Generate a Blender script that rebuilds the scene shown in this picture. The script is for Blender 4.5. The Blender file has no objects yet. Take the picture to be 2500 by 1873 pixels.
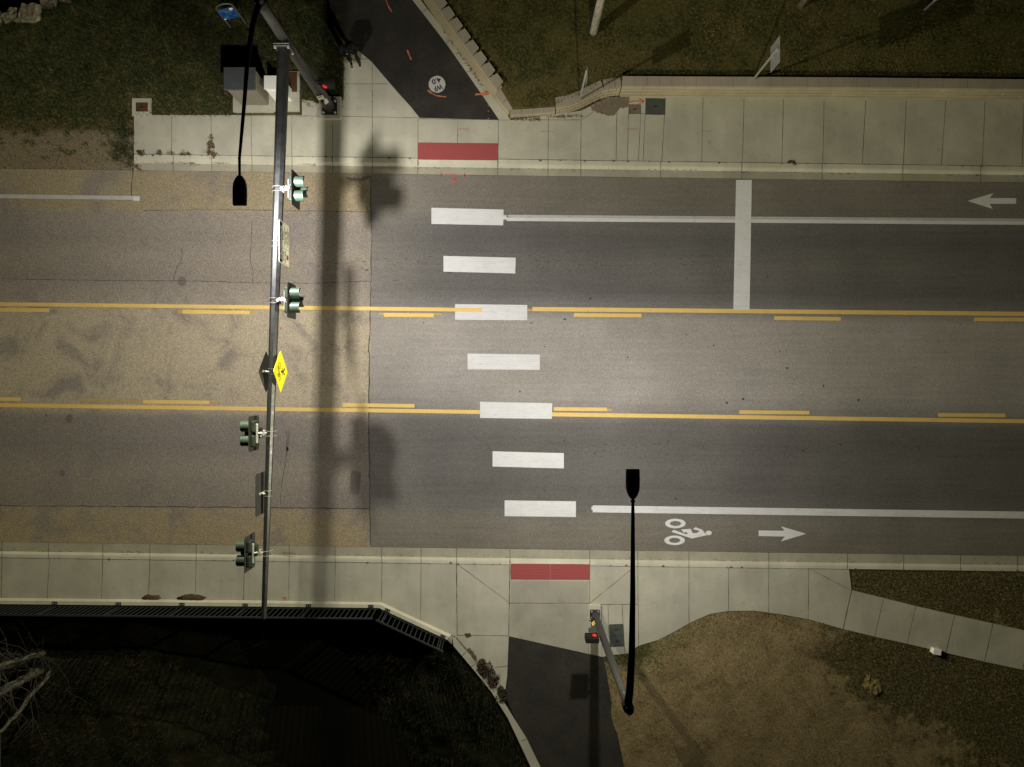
import bpy, bmesh, math, random
import numpy as np
from mathutils import Vector, Matrix, geometry, noise
random.seed(7); np.random.seed(7)
PI = math.pi
C = bpy.context.scene.collection

# ------------------------------------------------------------------ survey
# A drone hovers H metres above the road looking straight down; the plan was
# measured in units of 1/63.5 m from a survey picture and turned into metres.
H = 26.6
F = 1690.0
CX, CY = 1250.0, 936.5
def P(px, py, z=0.0):
    k = (H - z) / F
    return Vector(((px - CX) * k, -(py - CY) * k, z))
def P2(pts, z=0.0):
    return [P(a, b, z) for a, b in pts]
K = 2500 / 2212.0
def Z(ox, oy, s, pts):
    return [(ox + x / s, oy + y / s) for x, y in pts]

# ------------------------------------------------------------------ tagging
def tag(o, label=None, cat=None, group=None, kind=None):
    if label: o['label'] = label
    if cat: o['category'] = cat
    if group: o['group'] = group
    if kind: o['kind'] = kind
    return o
def thing(name, label, cat, loc=(0, 0, 0), rz=0.0, group=None):
    o = bpy.data.objects.new(name, None); C.objects.link(o)
    o.empty_display_size = 0.2
    o.location = loc; o.rotation_euler = (0, 0, rz)
    return tag(o, label, cat, group)
def dup(root, loc, rz, label):
    def cp(o, par):
        c = o.copy(); C.objects.link(c); c.parent = par
        for ch in o.children: cp(ch, c)
        return c
    r = root.copy(); C.objects.link(r)
    for ch in root.children: cp(ch, r)
    r.location = loc; r.rotation_euler = (0, 0, rz); r['label'] = label
    return r

# ------------------------------------------------------------------ materials
class NT:
    def __init__(s, name):
        s.m = bpy.data.materials.new(name); s.m.use_nodes = True
        s.t = s.m.node_tree; s.n = s.t.nodes; s.l = s.t.links
        s.b = s.n['Principled BSDF']
        s.co = s.n.new('ShaderNodeTexCoord').outputs['Object']
    def link(s, a, b): s.l.new(a, b)
    def setv(s, sock, v):
        if hasattr(v, 'is_output'): s.l.new(v, sock)
        else: sock.default_value = v
    def mapping(s, scale=(1, 1, 1), rot=(0, 0, 0), loc=(0, 0, 0), src=None):
        n = s.n.new('ShaderNodeMapping'); s.link(src or s.co, n.inputs['Vector'])
        n.inputs['Scale'].default_value = scale; n.inputs['Rotation'].default_value = rot
        n.inputs['Location'].default_value = loc
        return n.outputs['Vector']
    def noise(s, scale, detail=4, rough=0.55, vec=None, dist=0.0):
        n = s.n.new('ShaderNodeTexNoise'); s.link(vec or s.co, n.inputs['Vector'])
        n.inputs['Scale'].default_value = scale; n.inputs['Detail'].default_value = detail
        n.inputs['Roughness'].default_value = rough; n.inputs['Distortion'].default_value = dist
        return n.outputs['Fac']
    def voro(s, scale, feature='F1', vec=None, out='Distance'):
        n = s.n.new('ShaderNodeTexVoronoi'); s.link(vec or s.co, n.inputs['Vector'])
        n.feature = feature
        n.inputs['Scale'].default_value = scale
        return n.outputs[out]
    def ramp(s, fac, stops, interp='LINEAR'):
        n = s.n.new('ShaderNodeValToRGB'); s.link(fac, n.inputs['Fac'])
        n.color_ramp.interpolation = interp
        el = n.color_ramp.elements
        while len(el) < len(stops): el.new(0.5)
        for e, (p, c) in zip(el, stops):
            e.position = p
            if not hasattr(c, '__len__'): c = (c, c, c)
            e.color = (c[0], c[1], c[2], 1)
        return n.outputs['Color']
    def math(s, op, a, b=0.0, c=None, clamp=False):
        n = s.n.new('ShaderNodeMath'); n.operation = op; n.use_clamp = clamp
        s.setv(n.inputs[0], a); s.setv(n.inputs[1], b)
        if c is not None: s.setv(n.inputs[2], c)
        return n.outputs[0]
    def mix(s, fac, a, b, mode='MIX'):
        n = s.n.new('ShaderNodeMix'); n.data_type = 'RGBA'; n.blend_type = mode
        def cc(v): return v if hasattr(v, 'is_output') else ((v[0], v[1], v[2], 1) if hasattr(v, '__len__') else (v, v, v, 1))
        s.setv(n.inputs[0], fac); s.setv(n.inputs[6], cc(a)); s.setv(n.inputs[7], cc(b))
        return n.outputs[2]
    def sep(s, vec):
        n = s.n.new('ShaderNodeSeparateXYZ'); s.link(vec, n.inputs[0]); return n.outputs
    def mrange(s, v, a, b, c=0.0, d=1.0, smooth=False):
        n = s.n.new('ShaderNodeMapRange'); n.interpolation_type = 'SMOOTHSTEP' if smooth else 'LINEAR'
        s.setv(n.inputs[0], v)
        for i, q in enumerate((a, b, c, d)): n.inputs[i + 1].default_value = q
        return n.outputs[0]
    def attr(s, name):
        n = s.n.new('ShaderNodeAttribute'); n.attribute_name = name; return n.outputs['Color']
    def bump(s, h, strength=0.3, dist=0.02):
        n = s.n.new('ShaderNodeBump'); s.link(h, n.inputs['Height'])
        n.inputs['Strength'].default_value = strength; n.inputs['Distance'].default_value = dist
        s.link(n.outputs['Normal'], s.b.inputs['Normal'])
    def done(s, col, rough=0.85, metal=0.0, spec=0.3):
        if not hasattr(col, 'is_output'): col = (col[0], col[1], col[2], 1)
        s.setv(s.b.inputs['Base Color'], col)
        s.setv(s.b.inputs['Roughness'], rough)
        s.b.inputs['Metallic'].default_value = metal
        s.b.inputs['Specular IOR Level'].default_value = spec
        return s.m

def simple(name, col, rough=0.6, metal=0.0, spec=0.4, var=0.12, scale=6.0, bump=0.0, fine=60.0):
    t = NT(name)
    n = t.noise(scale, 5); f = t.noise(fine, 3)
    k = t.math('ADD', t.math('MULTIPLY', n, 0.7), t.math('MULTIPLY', f, 0.3))
    a = tuple(c * (1 - var) for c in col); b = tuple(min(1, c * (1 + var)) for c in col)
    c = t.mix(t.mrange(k, 0.3, 0.7), a, b)
    r = t.mrange(n, 0.3, 0.7, max(0.05, rough - 0.08), min(1, rough + 0.08))
    if bump: t.bump(f, bump, 0.01)
    return t.done(c, r, metal, spec)

def band_v(t, slope=0.0137):
    x, y, z = t.sep(t.co)
    return t.math('MULTIPLY_ADD', x, slope, y)

def asphalt_left():
    t = NT('chip_seal_asphalt')
    v = t.mrange(band_v(t), -10, 10)
    wob = t.noise(0.6, 4)
    v = t.math('ADD', v, t.math('MULTIPLY', t.math('SUBTRACT', wob, 0.5), 0.012))
    q = lambda m: (m + 10) / 20
    tan = (0.29, 0.238, 0.15); lane = (0.255, 0.222, 0.178); lane2 = (0.228, 0.2, 0.165); mid = (0.392, 0.334, 0.236)
    base = t.ramp(v, [(q(-6.4), (0.31, 0.252, 0.15)), (q(-4.95), (0.3, 0.246, 0.16)), (q(-4.9), lane2), (q(-3.4), (0.25, 0.22, 0.18)), (q(-2.6), (0.2, 0.178, 0.155)), (q(-1.5), (0.225, 0.198, 0.165)), (q(-1.1), mid),
                      (q(0.8), (0.405, 0.345, 0.244)), (q(2.65), mid), (q(2.95), (0.29, 0.252, 0.2)), (q(3.9), lane2), (q(4.7), lane), (q(5.4), lane2), (q(6.4), lane), (q(6.5), tan), (q(8.2), tan)])
    blot = t.noise(0.55, 7, 0.7, None, 0.6)
    base = t.mix(t.mrange(blot, 0.47, 0.66, 0, 0.75, True), base, (0.2, 0.176, 0.16))
    sp = t.voro(60, out='Color'); spx = t.sep(sp)[0]
    fine = t.noise(75, 3, 0.7)
    s = t.math('ADD', t.math('MULTIPLY', spx, 0.62), t.math('MULTIPLY', fine, 0.5))
    k = t.ramp(s, [(0.18, 0.42), (0.5, 0.88), (0.72, 1.12), (0.95, 1.6)])
    col = t.mix(1.0, base, k, 'MULTIPLY')
    t.bump(s, 0.5, 0.012)
    return t.done(col, 0.92, 0, 0.25)

def asphalt_right():
    t = NT('new_asphalt')
    v = t.mrange(band_v(t), -10, 10)
    st = t.noise(1.0, 6, 0.65, t.mapping((0.12, 1.3, 1)), 0.4)
    st2 = t.noise(1.0, 4, 0.6, t.mapping((0.25, 7.0, 1)))
    v = t.math('ADD', v, t.math('MULTIPLY', t.math('SUBTRACT', st, 0.5), 0.018))
    q = lambda m: (m + 10) / 20
    base = t.ramp(v, [(q(-6.4), (0.16, 0.145, 0.115)), (q(-5.2), (0.172, 0.157, 0.128)), (q(-4.75), (0.135, 0.127, 0.114)), (q(-4.0), (0.112, 0.106, 0.096)), (q(-3.2), (0.124, 0.117, 0.107)), (q(-2.2), (0.112, 0.105, 0.096)), (q(-1.5), (0.13, 0.121, 0.112)),
                      (q(-1.05), (0.23, 0.213, 0.19)), (q(-0.4), (0.305, 0.283, 0.252)), (q(0.8), (0.318, 0.295, 0.262)), (q(2.5), (0.318, 0.294, 0.258)), (q(3.0), (0.175, 0.166, 0.155)), (q(3.6), (0.122, 0.116, 0.107)), (q(4.6), (0.136, 0.128, 0.116)),
                      (q(5.6), (0.108, 0.103, 0.096)), (q(6.25), (0.134, 0.125, 0.114)), (q(6.6), (0.165, 0.15, 0.124)), (q(8.2), (0.185, 0.167, 0.135))])
    dx = t.sep(t.co)[0]
    dn = t.math('ADD', dx, t.math('MULTIPLY', t.math('SUBTRACT', t.noise(0.9, 5, 0.7), 0.5), 2.5))
    base = t.mix(t.mrange(dn, -5.6, -2.2, 0.42, 0.0, True), base, (0.22, 0.2, 0.172))
    k1 = t.mrange(st2, 0.3, 0.7, 0.92, 1.07)
    big = t.noise(0.35, 4)
    k2 = t.mrange(big, 0.3, 0.7, 0.88, 1.1)
    sp = t.sep(t.voro(55, out='Color'))[0]
    fine = t.noise(110, 2, 0.7)
    s = t.math('ADD', t.math('MULTIPLY', sp, 0.6), t.math('MULTIPLY', fine, 0.5))
    k3 = t.ramp(s, [(0.2, 0.66), (0.55, 0.96), (0.75, 1.12), (0.97, 1.5)])
    k = t.math('MULTIPLY', k1, k2)
    col = t.mix(1.0, t.mix(1.0, base, k3, 'MULTIPLY'), k, 'MULTIPLY')
    t.bump(s, 0.35, 0.01)
    return t.done(col, 0.88, 0, 0.3)

def path_asphalt():
    t = NT('path_asphalt')
    big = t.noise(0.8, 5, 0.6)
    sp = t.sep(t.voro(60, out='Color'))[0]
    c = t.mix(t.mrange(big, 0.35, 0.7), (0.022, 0.020, 0.018), (0.038, 0.034, 0.028))
    dust = t.noise(2.2, 6, 0.7)
    c = t.mix(t.mrange(dust, 0.6, 0.85, 0, 0.35), c, (0.09, 0.077, 0.052))
    c = t.mix(1.0, c, t.mrange(sp, 0, 1, 0.7, 1.4), 'MULTIPLY')
    t.bump(sp, 0.3, 0.008)
    return t.done(c, 0.9, 0, 0.25)

def concrete(name, col, stain=0.5, streak_x=True):
    t = NT(name)
    big = t.noise(0.7, 5, 0.6); mid = t.noise(3.5, 6, 0.65); fine = t.noise(60, 3, 0.7)
    br = t.noise(1.0, 4, 0.6, t.mapping((3.2, 0.35, 1) if streak_x else (0.35, 3.2, 1)))
    a = tuple(c * 0.82 for c in col); b = tuple(c * 1.1 for c in col)
    c = t.mix(t.mrange(big, 0.3, 0.7), a, b)
    c = t.mix(1.0, c, t.mrange(br, 0.3, 0.7, 0.96, 1.03), 'MULTIPLY')
    c = t.mix(t.mrange(mid, 0.55, 0.82, 0, stain, True), c, (0.17, 0.155, 0.115))
    c = t.mix(1.0, c, t.mrange(fine, 0.25, 0.75, 0.9, 1.1), 'MULTIPLY')
    t.bump(fine, 0.15, 0.004)
    return t.done(c, 0.85, 0, 0.25)

def paint(name, col, wear=0.25, rib=False):
    t = NT(name)
    n = t.noise(7, 6, 0.75, t.mapping((0.5, 1.6, 1))); f = t.noise(70, 3, 0.8)
    c = t.mix(t.mrange(t.noise(1.5, 4), 0.3, 0.7), tuple(x * 0.92 for x in col), col)
    c = t.mix(t.mrange(n, 0.52, 0.78, 0, wear), c, (0.16, 0.15, 0.135))
    c = t.mix(t.mrange(t.noise(1.0, 5, 0.7, t.mapping((0.6, 9, 1))), 0.5, 0.75, 0, wear * 0.6), c, (0.25, 0.235, 0.21))
    c = t.mix(t.mrange(f, 0.62, 0.8, 0, wear), c, (0.15, 0.14, 0.12))
    if rib:
        y = t.sep(t.co)[1]
        w = t.math('SINE', t.math('MULTIPLY', y, 95.0))
        c = t.mix(1.0, c, t.mrange(w, -1, 1, 0.93, 1.03), 'MULTIPLY')
    t.bump(f, 0.2, 0.004)
    return t.done(c, 0.7, 0, 0.35)

def grass_soil(name, dark, light, dry):
    t = NT(name)
    a = t.noise(1.1, 6, 0.65); b = t.noise(9, 5, 0.7); f = t.noise(70, 3, 0.8)
    c = t.mix(t.mrange(a, 0.42, 0.6, 0, 1, True), dark, light)
    c = t.mix(t.mrange(b, 0.44, 0.66, 0, 0.9, True), c, dry)
    c = t.mix(1.0, c, t.ramp(f, [(0.3, 0.35), (0.5, 0.9), (0.75, 1.7)]), 'MULTIPLY')
    t.bump(f, 0.7, 0.03)
    return t.done(c, 0.95, 0, 0.1)

def terrain_mat():
    t = NT('bare_ground')
    z = t.sep(t.attr('zone'))
    a = t.noise(1.2, 6, 0.7); b = t.noise(11, 5, 0.75); f = t.noise(55, 3, 0.8); w = t.voro(38, out='Color')
    wx = t.sep(w)[0]
    dirt = t.mix(t.mrange(a, 0.35, 0.65), (0.19, 0.143, 0.07), (0.29, 0.222, 0.112))
    dirt = t.mix(t.mrange(b, 0.52, 0.66, 0, 0.75, True), dirt, (0.075, 0.06, 0.029))
    g2 = t.noise(24, 4, 0.8)
    dirt = t.mix(t.mrange(g2, 0.5, 0.66, 0, 0.6, True), dirt, (0.07, 0.055, 0.027))
    dirt = t.mix(t.mrange(wx, 0.86, 1.0, 0, 0.7), dirt, (0.3, 0.235, 0.13))
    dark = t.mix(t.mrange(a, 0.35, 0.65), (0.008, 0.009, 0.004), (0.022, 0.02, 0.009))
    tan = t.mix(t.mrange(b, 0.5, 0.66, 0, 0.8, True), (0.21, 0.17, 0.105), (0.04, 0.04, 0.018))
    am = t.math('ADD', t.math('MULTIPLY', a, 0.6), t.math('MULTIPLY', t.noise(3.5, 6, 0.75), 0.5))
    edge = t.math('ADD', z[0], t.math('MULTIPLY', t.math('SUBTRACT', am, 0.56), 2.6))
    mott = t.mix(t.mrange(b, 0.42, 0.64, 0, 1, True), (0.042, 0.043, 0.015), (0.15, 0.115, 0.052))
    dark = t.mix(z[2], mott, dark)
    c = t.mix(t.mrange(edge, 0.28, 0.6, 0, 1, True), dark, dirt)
    e2 = t.math('ADD', z[1], t.math('MULTIPLY', t.math('SUBTRACT', a, 0.5), 0.7))
    c = t.mix(t.mrange(e2, 0.4, 0.62, 0, 1, True), c, tan)
    c = t.mix(1.0, c, t.ramp(t.noise(32, 4, 0.8), [(0.34, 0.35), (0.5, 0.95), (0.68, 1.75)]), 'MULTIPLY')
    t.bump(f, 0.8, 0.03)
    return t.done(c, 0.95, 0, 0.1)

def leaf_mat(name):
    t = NT(name)
    return t.done(t.attr('tint'), 0.75, 0, 0.2)

def tactile_mat():
    t = NT('red_tactile')
    x, y, z = t.sep(t.mapping((1 / 0.06, 1 / 0.06, 1)))
    fx = t.math('PINGPONG', x, 0.5); fy = t.math('PINGPONG', y, 0.5)
    d = t.math('ADD', t.math('POWER', fx, 2.0), t.math('POWER', fy, 2.0))
    dome = t.mrange(d, 0.02, 0.12, 1, 0, True)
    n = t.noise(5, 5, 0.7)
    c = t.mix(t.mrange(n, 0.3, 0.75), (0.42, 0.085, 0.083), (0.36, 0.08, 0.076))
    c = t.mix(dome, tuple(q for q in (0.29, 0.06, 0.057)), c)
    c = t.mix(t.mrange(t.noise(9, 5, 0.8), 0.66, 0.8, 0, 0.6), c, (0.25, 0.19, 0.14))
    t.bump(dome, 0.8, 0.006)
    return t.done(c, 0.7, 0, 0.3)

def bark_mat(name, a, b):
    t = NT(name)
    v = t.mapping((1, 1, 0.25))
    n = t.noise(14, 6, 0.75, v); m = t.noise(5, 4)
    c = t.mix(t.ramp(n, [(0.38, 0.0), (0.6, 1.0)]), a, b)
    c = t.mix(t.mrange(m, 0.55, 0.75, 0, 0.6), c, (0.14, 0.15, 0.06))
    t.bump(n, 0.8, 0.02)
    return t.done(c, 0.9, 0, 0.15)

def emis(name, col, strength):
    t = NT(name)
    t.b.inputs['Emission Color'].default_value = (*col, 1); t.b.inputs['Emission Strength'].default_value = strength
    return t.done(tuple(c * 0.5 for c in col), 0.4)

M = {}
M['asph_l'] = asphalt_left(); M['asph_r'] = asphalt_right(); M['path'] = path_asphalt()
M['crack'] = simple('crack_fill', (0.062, 0.055, 0.047), 0.9, var=0.4)
M['spot'] = simple('oil_spot', (0.045, 0.042, 0.04), 0.8)
M['stain'] = simple('dark_patch', (0.135, 0.12, 0.105), 0.9, var=0.4, scale=14)
M['seam'] = simple('old_seal', (0.085, 0.075, 0.062), 0.85, var=0.3)
M['conc'] = concrete('sidewalk_concrete', (0.405, 0.388, 0.305), 0.4)
M['conc_old'] = concrete('older_grey_concrete', (0.335, 0.32, 0.25), 0.65)
M['kerb'] = concrete('kerb_concrete', (0.49, 0.468, 0.365), 0.18)
M['gutter'] = concrete('gutter_concrete', (0.33, 0.308, 0.23), 0.65)
M['gdirt'] = simple('gutter_dirt', (0.225, 0.198, 0.138), 0.95, var=0.3, scale=15)
M['joint'] = simple('joint_dirt', (0.11, 0.096, 0.066), 0.95, var=0.5, scale=12)
M['white'] = paint('white_marking', (0.66, 0.655, 0.645), 0.3, True)
M['white_old'] = paint('worn_white_marking', (0.46, 0.45, 0.43), 0.65)
M['whitel'] = paint('white_line_marking', (0.62, 0.615, 0.6), 0.4)
M['yellow'] = paint('yellow_marking', (0.74, 0.51, 0.15), 0.3)
M['yellow_old'] = paint('worn_yellow_marking', (0.45, 0.33, 0.12), 0.65)
M['orange'] = paint('orange_survey_paint', (0.52, 0.155, 0.055), 0.6)
M['pink'] = paint('red_survey_paint', (0.46, 0.1, 0.09), 0.7)
M['mark_disc'] = paint('disc_white_paint', (0.46, 0.45, 0.43), 0.3)
M['mark_text'] = simple('disc_black_paint', (0.02, 0.02, 0.018), 0.7)
M['tactile'] = tactile_mat()
M['lawn'] = grass_soil('lawn_turf', (0.032, 0.038, 0.011), (0.085, 0.078, 0.025), (0.15, 0.112, 0.042))
M['terrain'] = terrain_mat()
M['blade'] = leaf_mat('grass_blade')
M['block'] = concrete('retaining_block', (0.30, 0.265, 0.205), 0.4)
M['block2'] = concrete('retaining_block_face', (0.34, 0.29, 0.19), 0.7, True)
M['pole'] = simple('dark_grey_powder_coat', (0.013, 0.0137, 0.0148), 0.46, 0.0, 0.75, 0.1)
M['bronze'] = simple('black_lamp_paint', (0.012, 0.012, 0.012), 0.5, 0.1, 0.3)
M['alu'] = simple('bare_aluminium', (0.32, 0.32, 0.31), 0.45, 0.1, 0.5)
M['steel'] = simple('galvanised_steel', (0.24, 0.24, 0.235), 0.5, 0.3, 0.5)
M['bolt'] = simple('zinc_bolt', (0.5, 0.5, 0.49), 0.4, 0.5, 0.5)
M['green'] = simple('green_signal_paint', (0.034, 0.06, 0.043), 0.5, 0, 0.5)
M['dgreen'] = simple('dark_green_signal_paint', (0.014, 0.022, 0.014), 0.55, 0, 0.4)
M['black'] = simple('matte_black', (0.007, 0.007, 0.007), 0.65, 0, 0.2)
M['backplate'] = simple('black_backplate', (0.028, 0.028, 0.026), 0.55, 0, 0.4)
M['lens_r'] = simple('dark_red_lens', (0.08, 0.008, 0.006), 0.2, 0, 0.6)
M['lens_y'] = simple('dark_amber_lens', (0.1, 0.05, 0.005), 0.2, 0, 0.6)
M['signw'] = simple('white_sign_sheet', (0.88, 0.88, 0.74), 0.5, 0, 0.4, 0.03)
M['signrim'] = simple('sign_edge', (0.8, 0.8, 0.78), 0.5, 0, 0.4, 0.03)
M['signb'] = simple('black_sign_ink', (0.015, 0.015, 0.015), 0.5)
M['signred'] = simple('red_sign_ink', (0.42, 0.025, 0.02), 0.5)
M['signy'] = simple('yellow_sign_sheet', (0.93, 0.86, 0.012), 0.45, 0, 0.4, 0.03)
M['signback'] = simple('dull_sign_back', (0.045, 0.045, 0.043), 0.6, 0.2, 0.4)
M['signalu'] = simple('aluminium_sign_back', (0.15, 0.152, 0.155), 0.5, 0.1, 0.4)
M['blue'] = simple('blue_sign_panel', (0.008, 0.05, 0.27), 0.5, 0, 0.4)
M['lblue'] = simple('pale_blue_print', (0.07, 0.17, 0.27), 0.5)
M['wprint'] = simple('white_print', (0.75, 0.75, 0.72), 0.5)
M['frame'] = simple('brown_grey_tube', (0.10, 0.095, 0.088), 0.55, 0.2)
M['cab'] = simple('tan_cabinet_paint', (0.185, 0.168, 0.132), 0.5, 0.0, 0.4, 0.08)
M['cabtop'] = simple('grey_cabinet_roof', (0.062, 0.066, 0.07), 0.55, 0.0, 0.4)
M['meter'] = simple('white_meter_paint', (0.8, 0.8, 0.77), 0.4, 0, 0.4, 0.04)
M['rust'] = simple('rust_brown_lid', (0.075, 0.034, 0.016), 0.8, 0, 0.2, 0.35)
M['rustd'] = simple('weathered_brown_lid', (0.155, 0.12, 0.085), 0.85, 0, 0.2, 0.3)
M['glid'] = simple('grey_green_lid', (0.058, 0.066, 0.055), 0.7, 0, 0.3, 0.15)
M['red_on'] = emis('lit_red_hand', (1.0, 0.025, 0.012), 0.3)
M['plate_w'] = simple('white_button_plate', (0.5, 0.5, 0.44), 0.5)
M['plate_y'] = simple('yellow_button_plate', (0.75, 0.58, 0.12), 0.5)
M['rail'] = simple('black_railing_paint', (0.017, 0.018, 0.02), 0.6, 0.0, 0.3)
M['bark'] = bark_mat('pale_bark', (0.02, 0.018, 0.013), (0.13, 0.122, 0.098))
M['dbark'] = bark_mat('dark_bark', (0.03, 0.026, 0.02), (0.09, 0.078, 0.06))
M['twig'] = simple('grey_twig', (0.06, 0.056, 0.047), 0.9)
M['pole_wood'] = bark_mat('weathered_pole_wood', (0.12, 0.105, 0.085), (0.27, 0.25, 0.215))
M['rock'] = simple('sandstone', (0.19, 0.165, 0.115), 0.9, 0, 0.15, 0.35, 4, 0.5, 25)
M['stone_y'] = simple('tan_flagstone', (0.17, 0.125, 0.055), 0.9, 0, 0.15, 0.25, 6, 0.4, 30)
M['dirtpile'] = simple('brown_soil', (0.075, 0.054, 0.03), 0.95, 0, 0.1, 0.4, 15, 0.8, 60)
M['leaf'] = leaf_mat('leaf')
M['dirtpile2'] = simple('washed_soil', (0.165, 0.135, 0.095), 0.95, 0, 0.1, 0.35, 8, 0.6, 40)
M['water'] = simple('creek_water', (0.010, 0.0095, 0.006), 0.25, 0, 0.3)
M['jacket'] = simple('black_jacket', (0.0075, 0.0075, 0.008), 0.9, 0, 0.15)
M['trouser'] = simple('charcoal_trousers', (0.012, 0.012, 0.013), 0.9, 0, 0.2)
M['skin'] = simple('skin', (0.26, 0.155, 0.105), 0.55, 0, 0.3, 0.06)
M['hair'] = simple('dark_hair', (0.02, 0.014, 0.01), 0.6)
M['shoe'] = simple('black_shoe', (0.014, 0.014, 0.015), 0.6)
M['sole'] = simple('white_sole', (0.6, 0.58, 0.52), 0.6)

# ------------------------------------------------------------------ mesh builder
class MB:
    def __init__(s): s.v = []; s.f = []; s.mi = []; s.sm = []
    def add(s, verts, faces, mi=0, smooth=False):
        b = len(s.v); s.v.extend([tuple(v) for v in verts])
        for f in faces: s.f.append(tuple(b + i for i in f)); s.mi.append(mi); s.sm.append(smooth)
    def frombm(s, bm, mat=None, mi=0, smooth=False):
        bm.verts.ensure_lookup_table(); bm.verts.index_update()
        vs = [(mat @ v.co) if mat else v.co.copy() for v in bm.verts]
        s.add(vs, [[v.index for v in f.verts] for f in bm.faces], mi, smooth); bm.free()
    def box(s, c, size, rot=None, bevel=0.0, mi=0, seg=1):
        bm = bmesh.new(); bmesh.ops.create_cube(bm, size=1.0)
        for v in bm.verts: v.co = Vector((v.co.x * size[0], v.co.y * size[1], v.co.z * size[2]))
        if bevel: bmesh.ops.bevel(bm, geom=bm.edges[:], offset=bevel, segments=seg, affect='EDGES', profile=0.5)
        m = Matrix.Translation(Vector(c))
        if rot is not None: m = m @ rot.to_4x4()
        s.frombm(bm, m, mi)
    def tube(s, pts, rad, n=12, mi=0, cap=True, smooth=True, phase=0.0):
        pts = [Vector(p) for p in pts]
        if not hasattr(rad, '__len__'): rad = [rad] * len(pts)
        rings = []; up = None
        for i, p in enumerate(pts):
            d = (pts[min(i + 1, len(pts) - 1)] - pts[max(i - 1, 0)]).normalized()
            if up is None:
                up = Vector((0, 0, 1)) if abs(d.z) < 0.9 else Vector((0, 1, 0))
            a = d.cross(up).normalized(); b = a.cross(d).normalized(); up = b
            rings.append([p + (a * math.cos(2 * PI * k / n + phase) + b * math.sin(2 * PI * k / n + phase)) * rad[i] for k in range(n)])
        v = [q for r in rings for q in r]; f = []
        for i in range(len(pts) - 1):
            for k in range(n):
                f.append((i * n + k, i * n + (k + 1) % n, (i + 1) * n + (k + 1) % n, (i + 1) * n + k))
        s.add(v, f, mi, smooth)
        if cap: s.add(rings[0], [tuple(range(n))[::-1]], mi); s.add(rings[-1], [tuple(range(n))], mi)
    def ngon(s, pts, mi=0):
        pts = [Vector(p) for p in pts]
        tri = geometry.tessellate_polygon([pts])
        out = []
        for t in tri:
            n = (pts[t[1]] - pts[t[0]]).cross(pts[t[2]] - pts[t[0]])
            out.append(t if n.z >= 0 else t[::-1])
        s.add(pts, out, mi)
    def slab(s, pts, z0, z1, mi=0, side=None):
        top = [Vector((p[0], p[1], z1)) for p in pts]; s.ngon(top, mi)
        area = sum(a.x * b.y - b.x * a.y for a, b in zip(top, top[1:] + top[:1]))
        if area < 0: top = top[::-1]
        bot = [Vector((p.x, p.y, z0)) for p in top]; n = len(top)
        s.add(top + bot, [(i + n, (i + 1) % n + n, (i + 1) % n, i) for i in range(n)], mi if side is None else side)
    def strip(s, a, b, w, z, mi=0, jit=0.0, step=0.25):
        a = Vector((a[0], a[1], 0)); b = Vector((b[0], b[1], 0)); L = (b - a).length
        d = (b - a).normalized(); nrm = Vector((-d.y, d.x, 0)); k = max(1, int(L / step)) if jit else 1
        l, r = [], []
        for i in range(k + 1):
            p = a + d * L * i / k; o = random.uniform(-jit, jit); ww = w * (1 + (random.uniform(-0.45, 0.45) if jit else 0))
            l.append(p + nrm * (o + ww / 2) + Vector((0, 0, z))); r.append(p + nrm * (o - ww / 2) + Vector((0, 0, z)))
        s.add(l + r, [(i + k + 1, i + k + 2, i + 1, i) for i in range(k)], mi)
    def path(s, pts, w, z, mi=0, jit=0.0):
        for a, b in zip(pts, pts[1:]): s.strip(a, b, w, z, mi, jit)
    def disc(s, c, r, z, n=16, mi=0, ry=None, jit=0.0, inner=0.0):
        ry = ry or r
        pts = [(c[0] + r * math.cos(2 * PI * k / n) * (1 + random.uniform(-jit, jit)), c[1] + ry * math.sin(2 * PI * k / n) * (1 + random.uniform(-jit, jit)), z) for k in range(n)]
        s.add(pts, [tuple(range(n))], mi)
    def ring(s, c, ro, ri, z, n=40, mi=0):
        v = [(c[0] + ro[0] * math.cos(2 * PI * k / n), c[1] + ro[1] * math.sin(2 * PI * k / n), z) for k in range(n)]
        v += [(c[0] + ri[0] * math.cos(2 * PI * k / n), c[1] + ri[1] * math.sin(2 * PI * k / n), z) for k in range(n)]
        s.add(v, [(k, (k + 1) % n, (k + 1) % n + n, k + n) for k in range(n)], mi)
    def blob(s, c, r, seed=0, amp=0.25, sub=2, mi=0, flat=1.0, smooth=True, freq=1.6):
        bm = bmesh.new(); bmesh.ops.create_icosphere(bm, subdivisions=sub, radius=1.0)
        for v in bm.verts:
            k = 1 + amp * noise.noise(v.co * freq + Vector((seed * 3.7, seed, 0)))
            v.co = Vector((v.co.x * r[0] * k, v.co.y * r[1] * k, v.co.z * r[2] * k))
        s.frombm(bm, Matrix.Translation(Vector(c)), mi, smooth)
    def xf(s, m):
        s.v = [tuple(m @ Vector(v)) for v in s.v]; return s
    def build(s, name, mats, parent=None, world=True, kind=None):
        me = bpy.data.meshes.new(name)
        vs = s.v
        if parent is not None and world:
            o0 = parent.matrix_basis.inverted() if False else Matrix.Translation(-Vector(parent.location))
            if parent.parent: o0 = o0 @ Matrix.Translation(-Vector(parent.parent.location))
            vs = [tuple(o0 @ Vector(v)) for v in vs]
        me.from_pydata(vs, [], s.f)
        if not isinstance(mats, (list, tuple)): mats = [mats]
        for m in mats: me.materials.append(m)
        me.polygons.foreach_set('material_index', s.mi); me.polygons.foreach_set('use_smooth', s.sm)
        me.update()
        o = bpy.data.objects.new(name, me); C.objects.link(o)
        if parent is not None: o.parent = parent
        if kind: o['kind'] = kind
        return o

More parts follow.
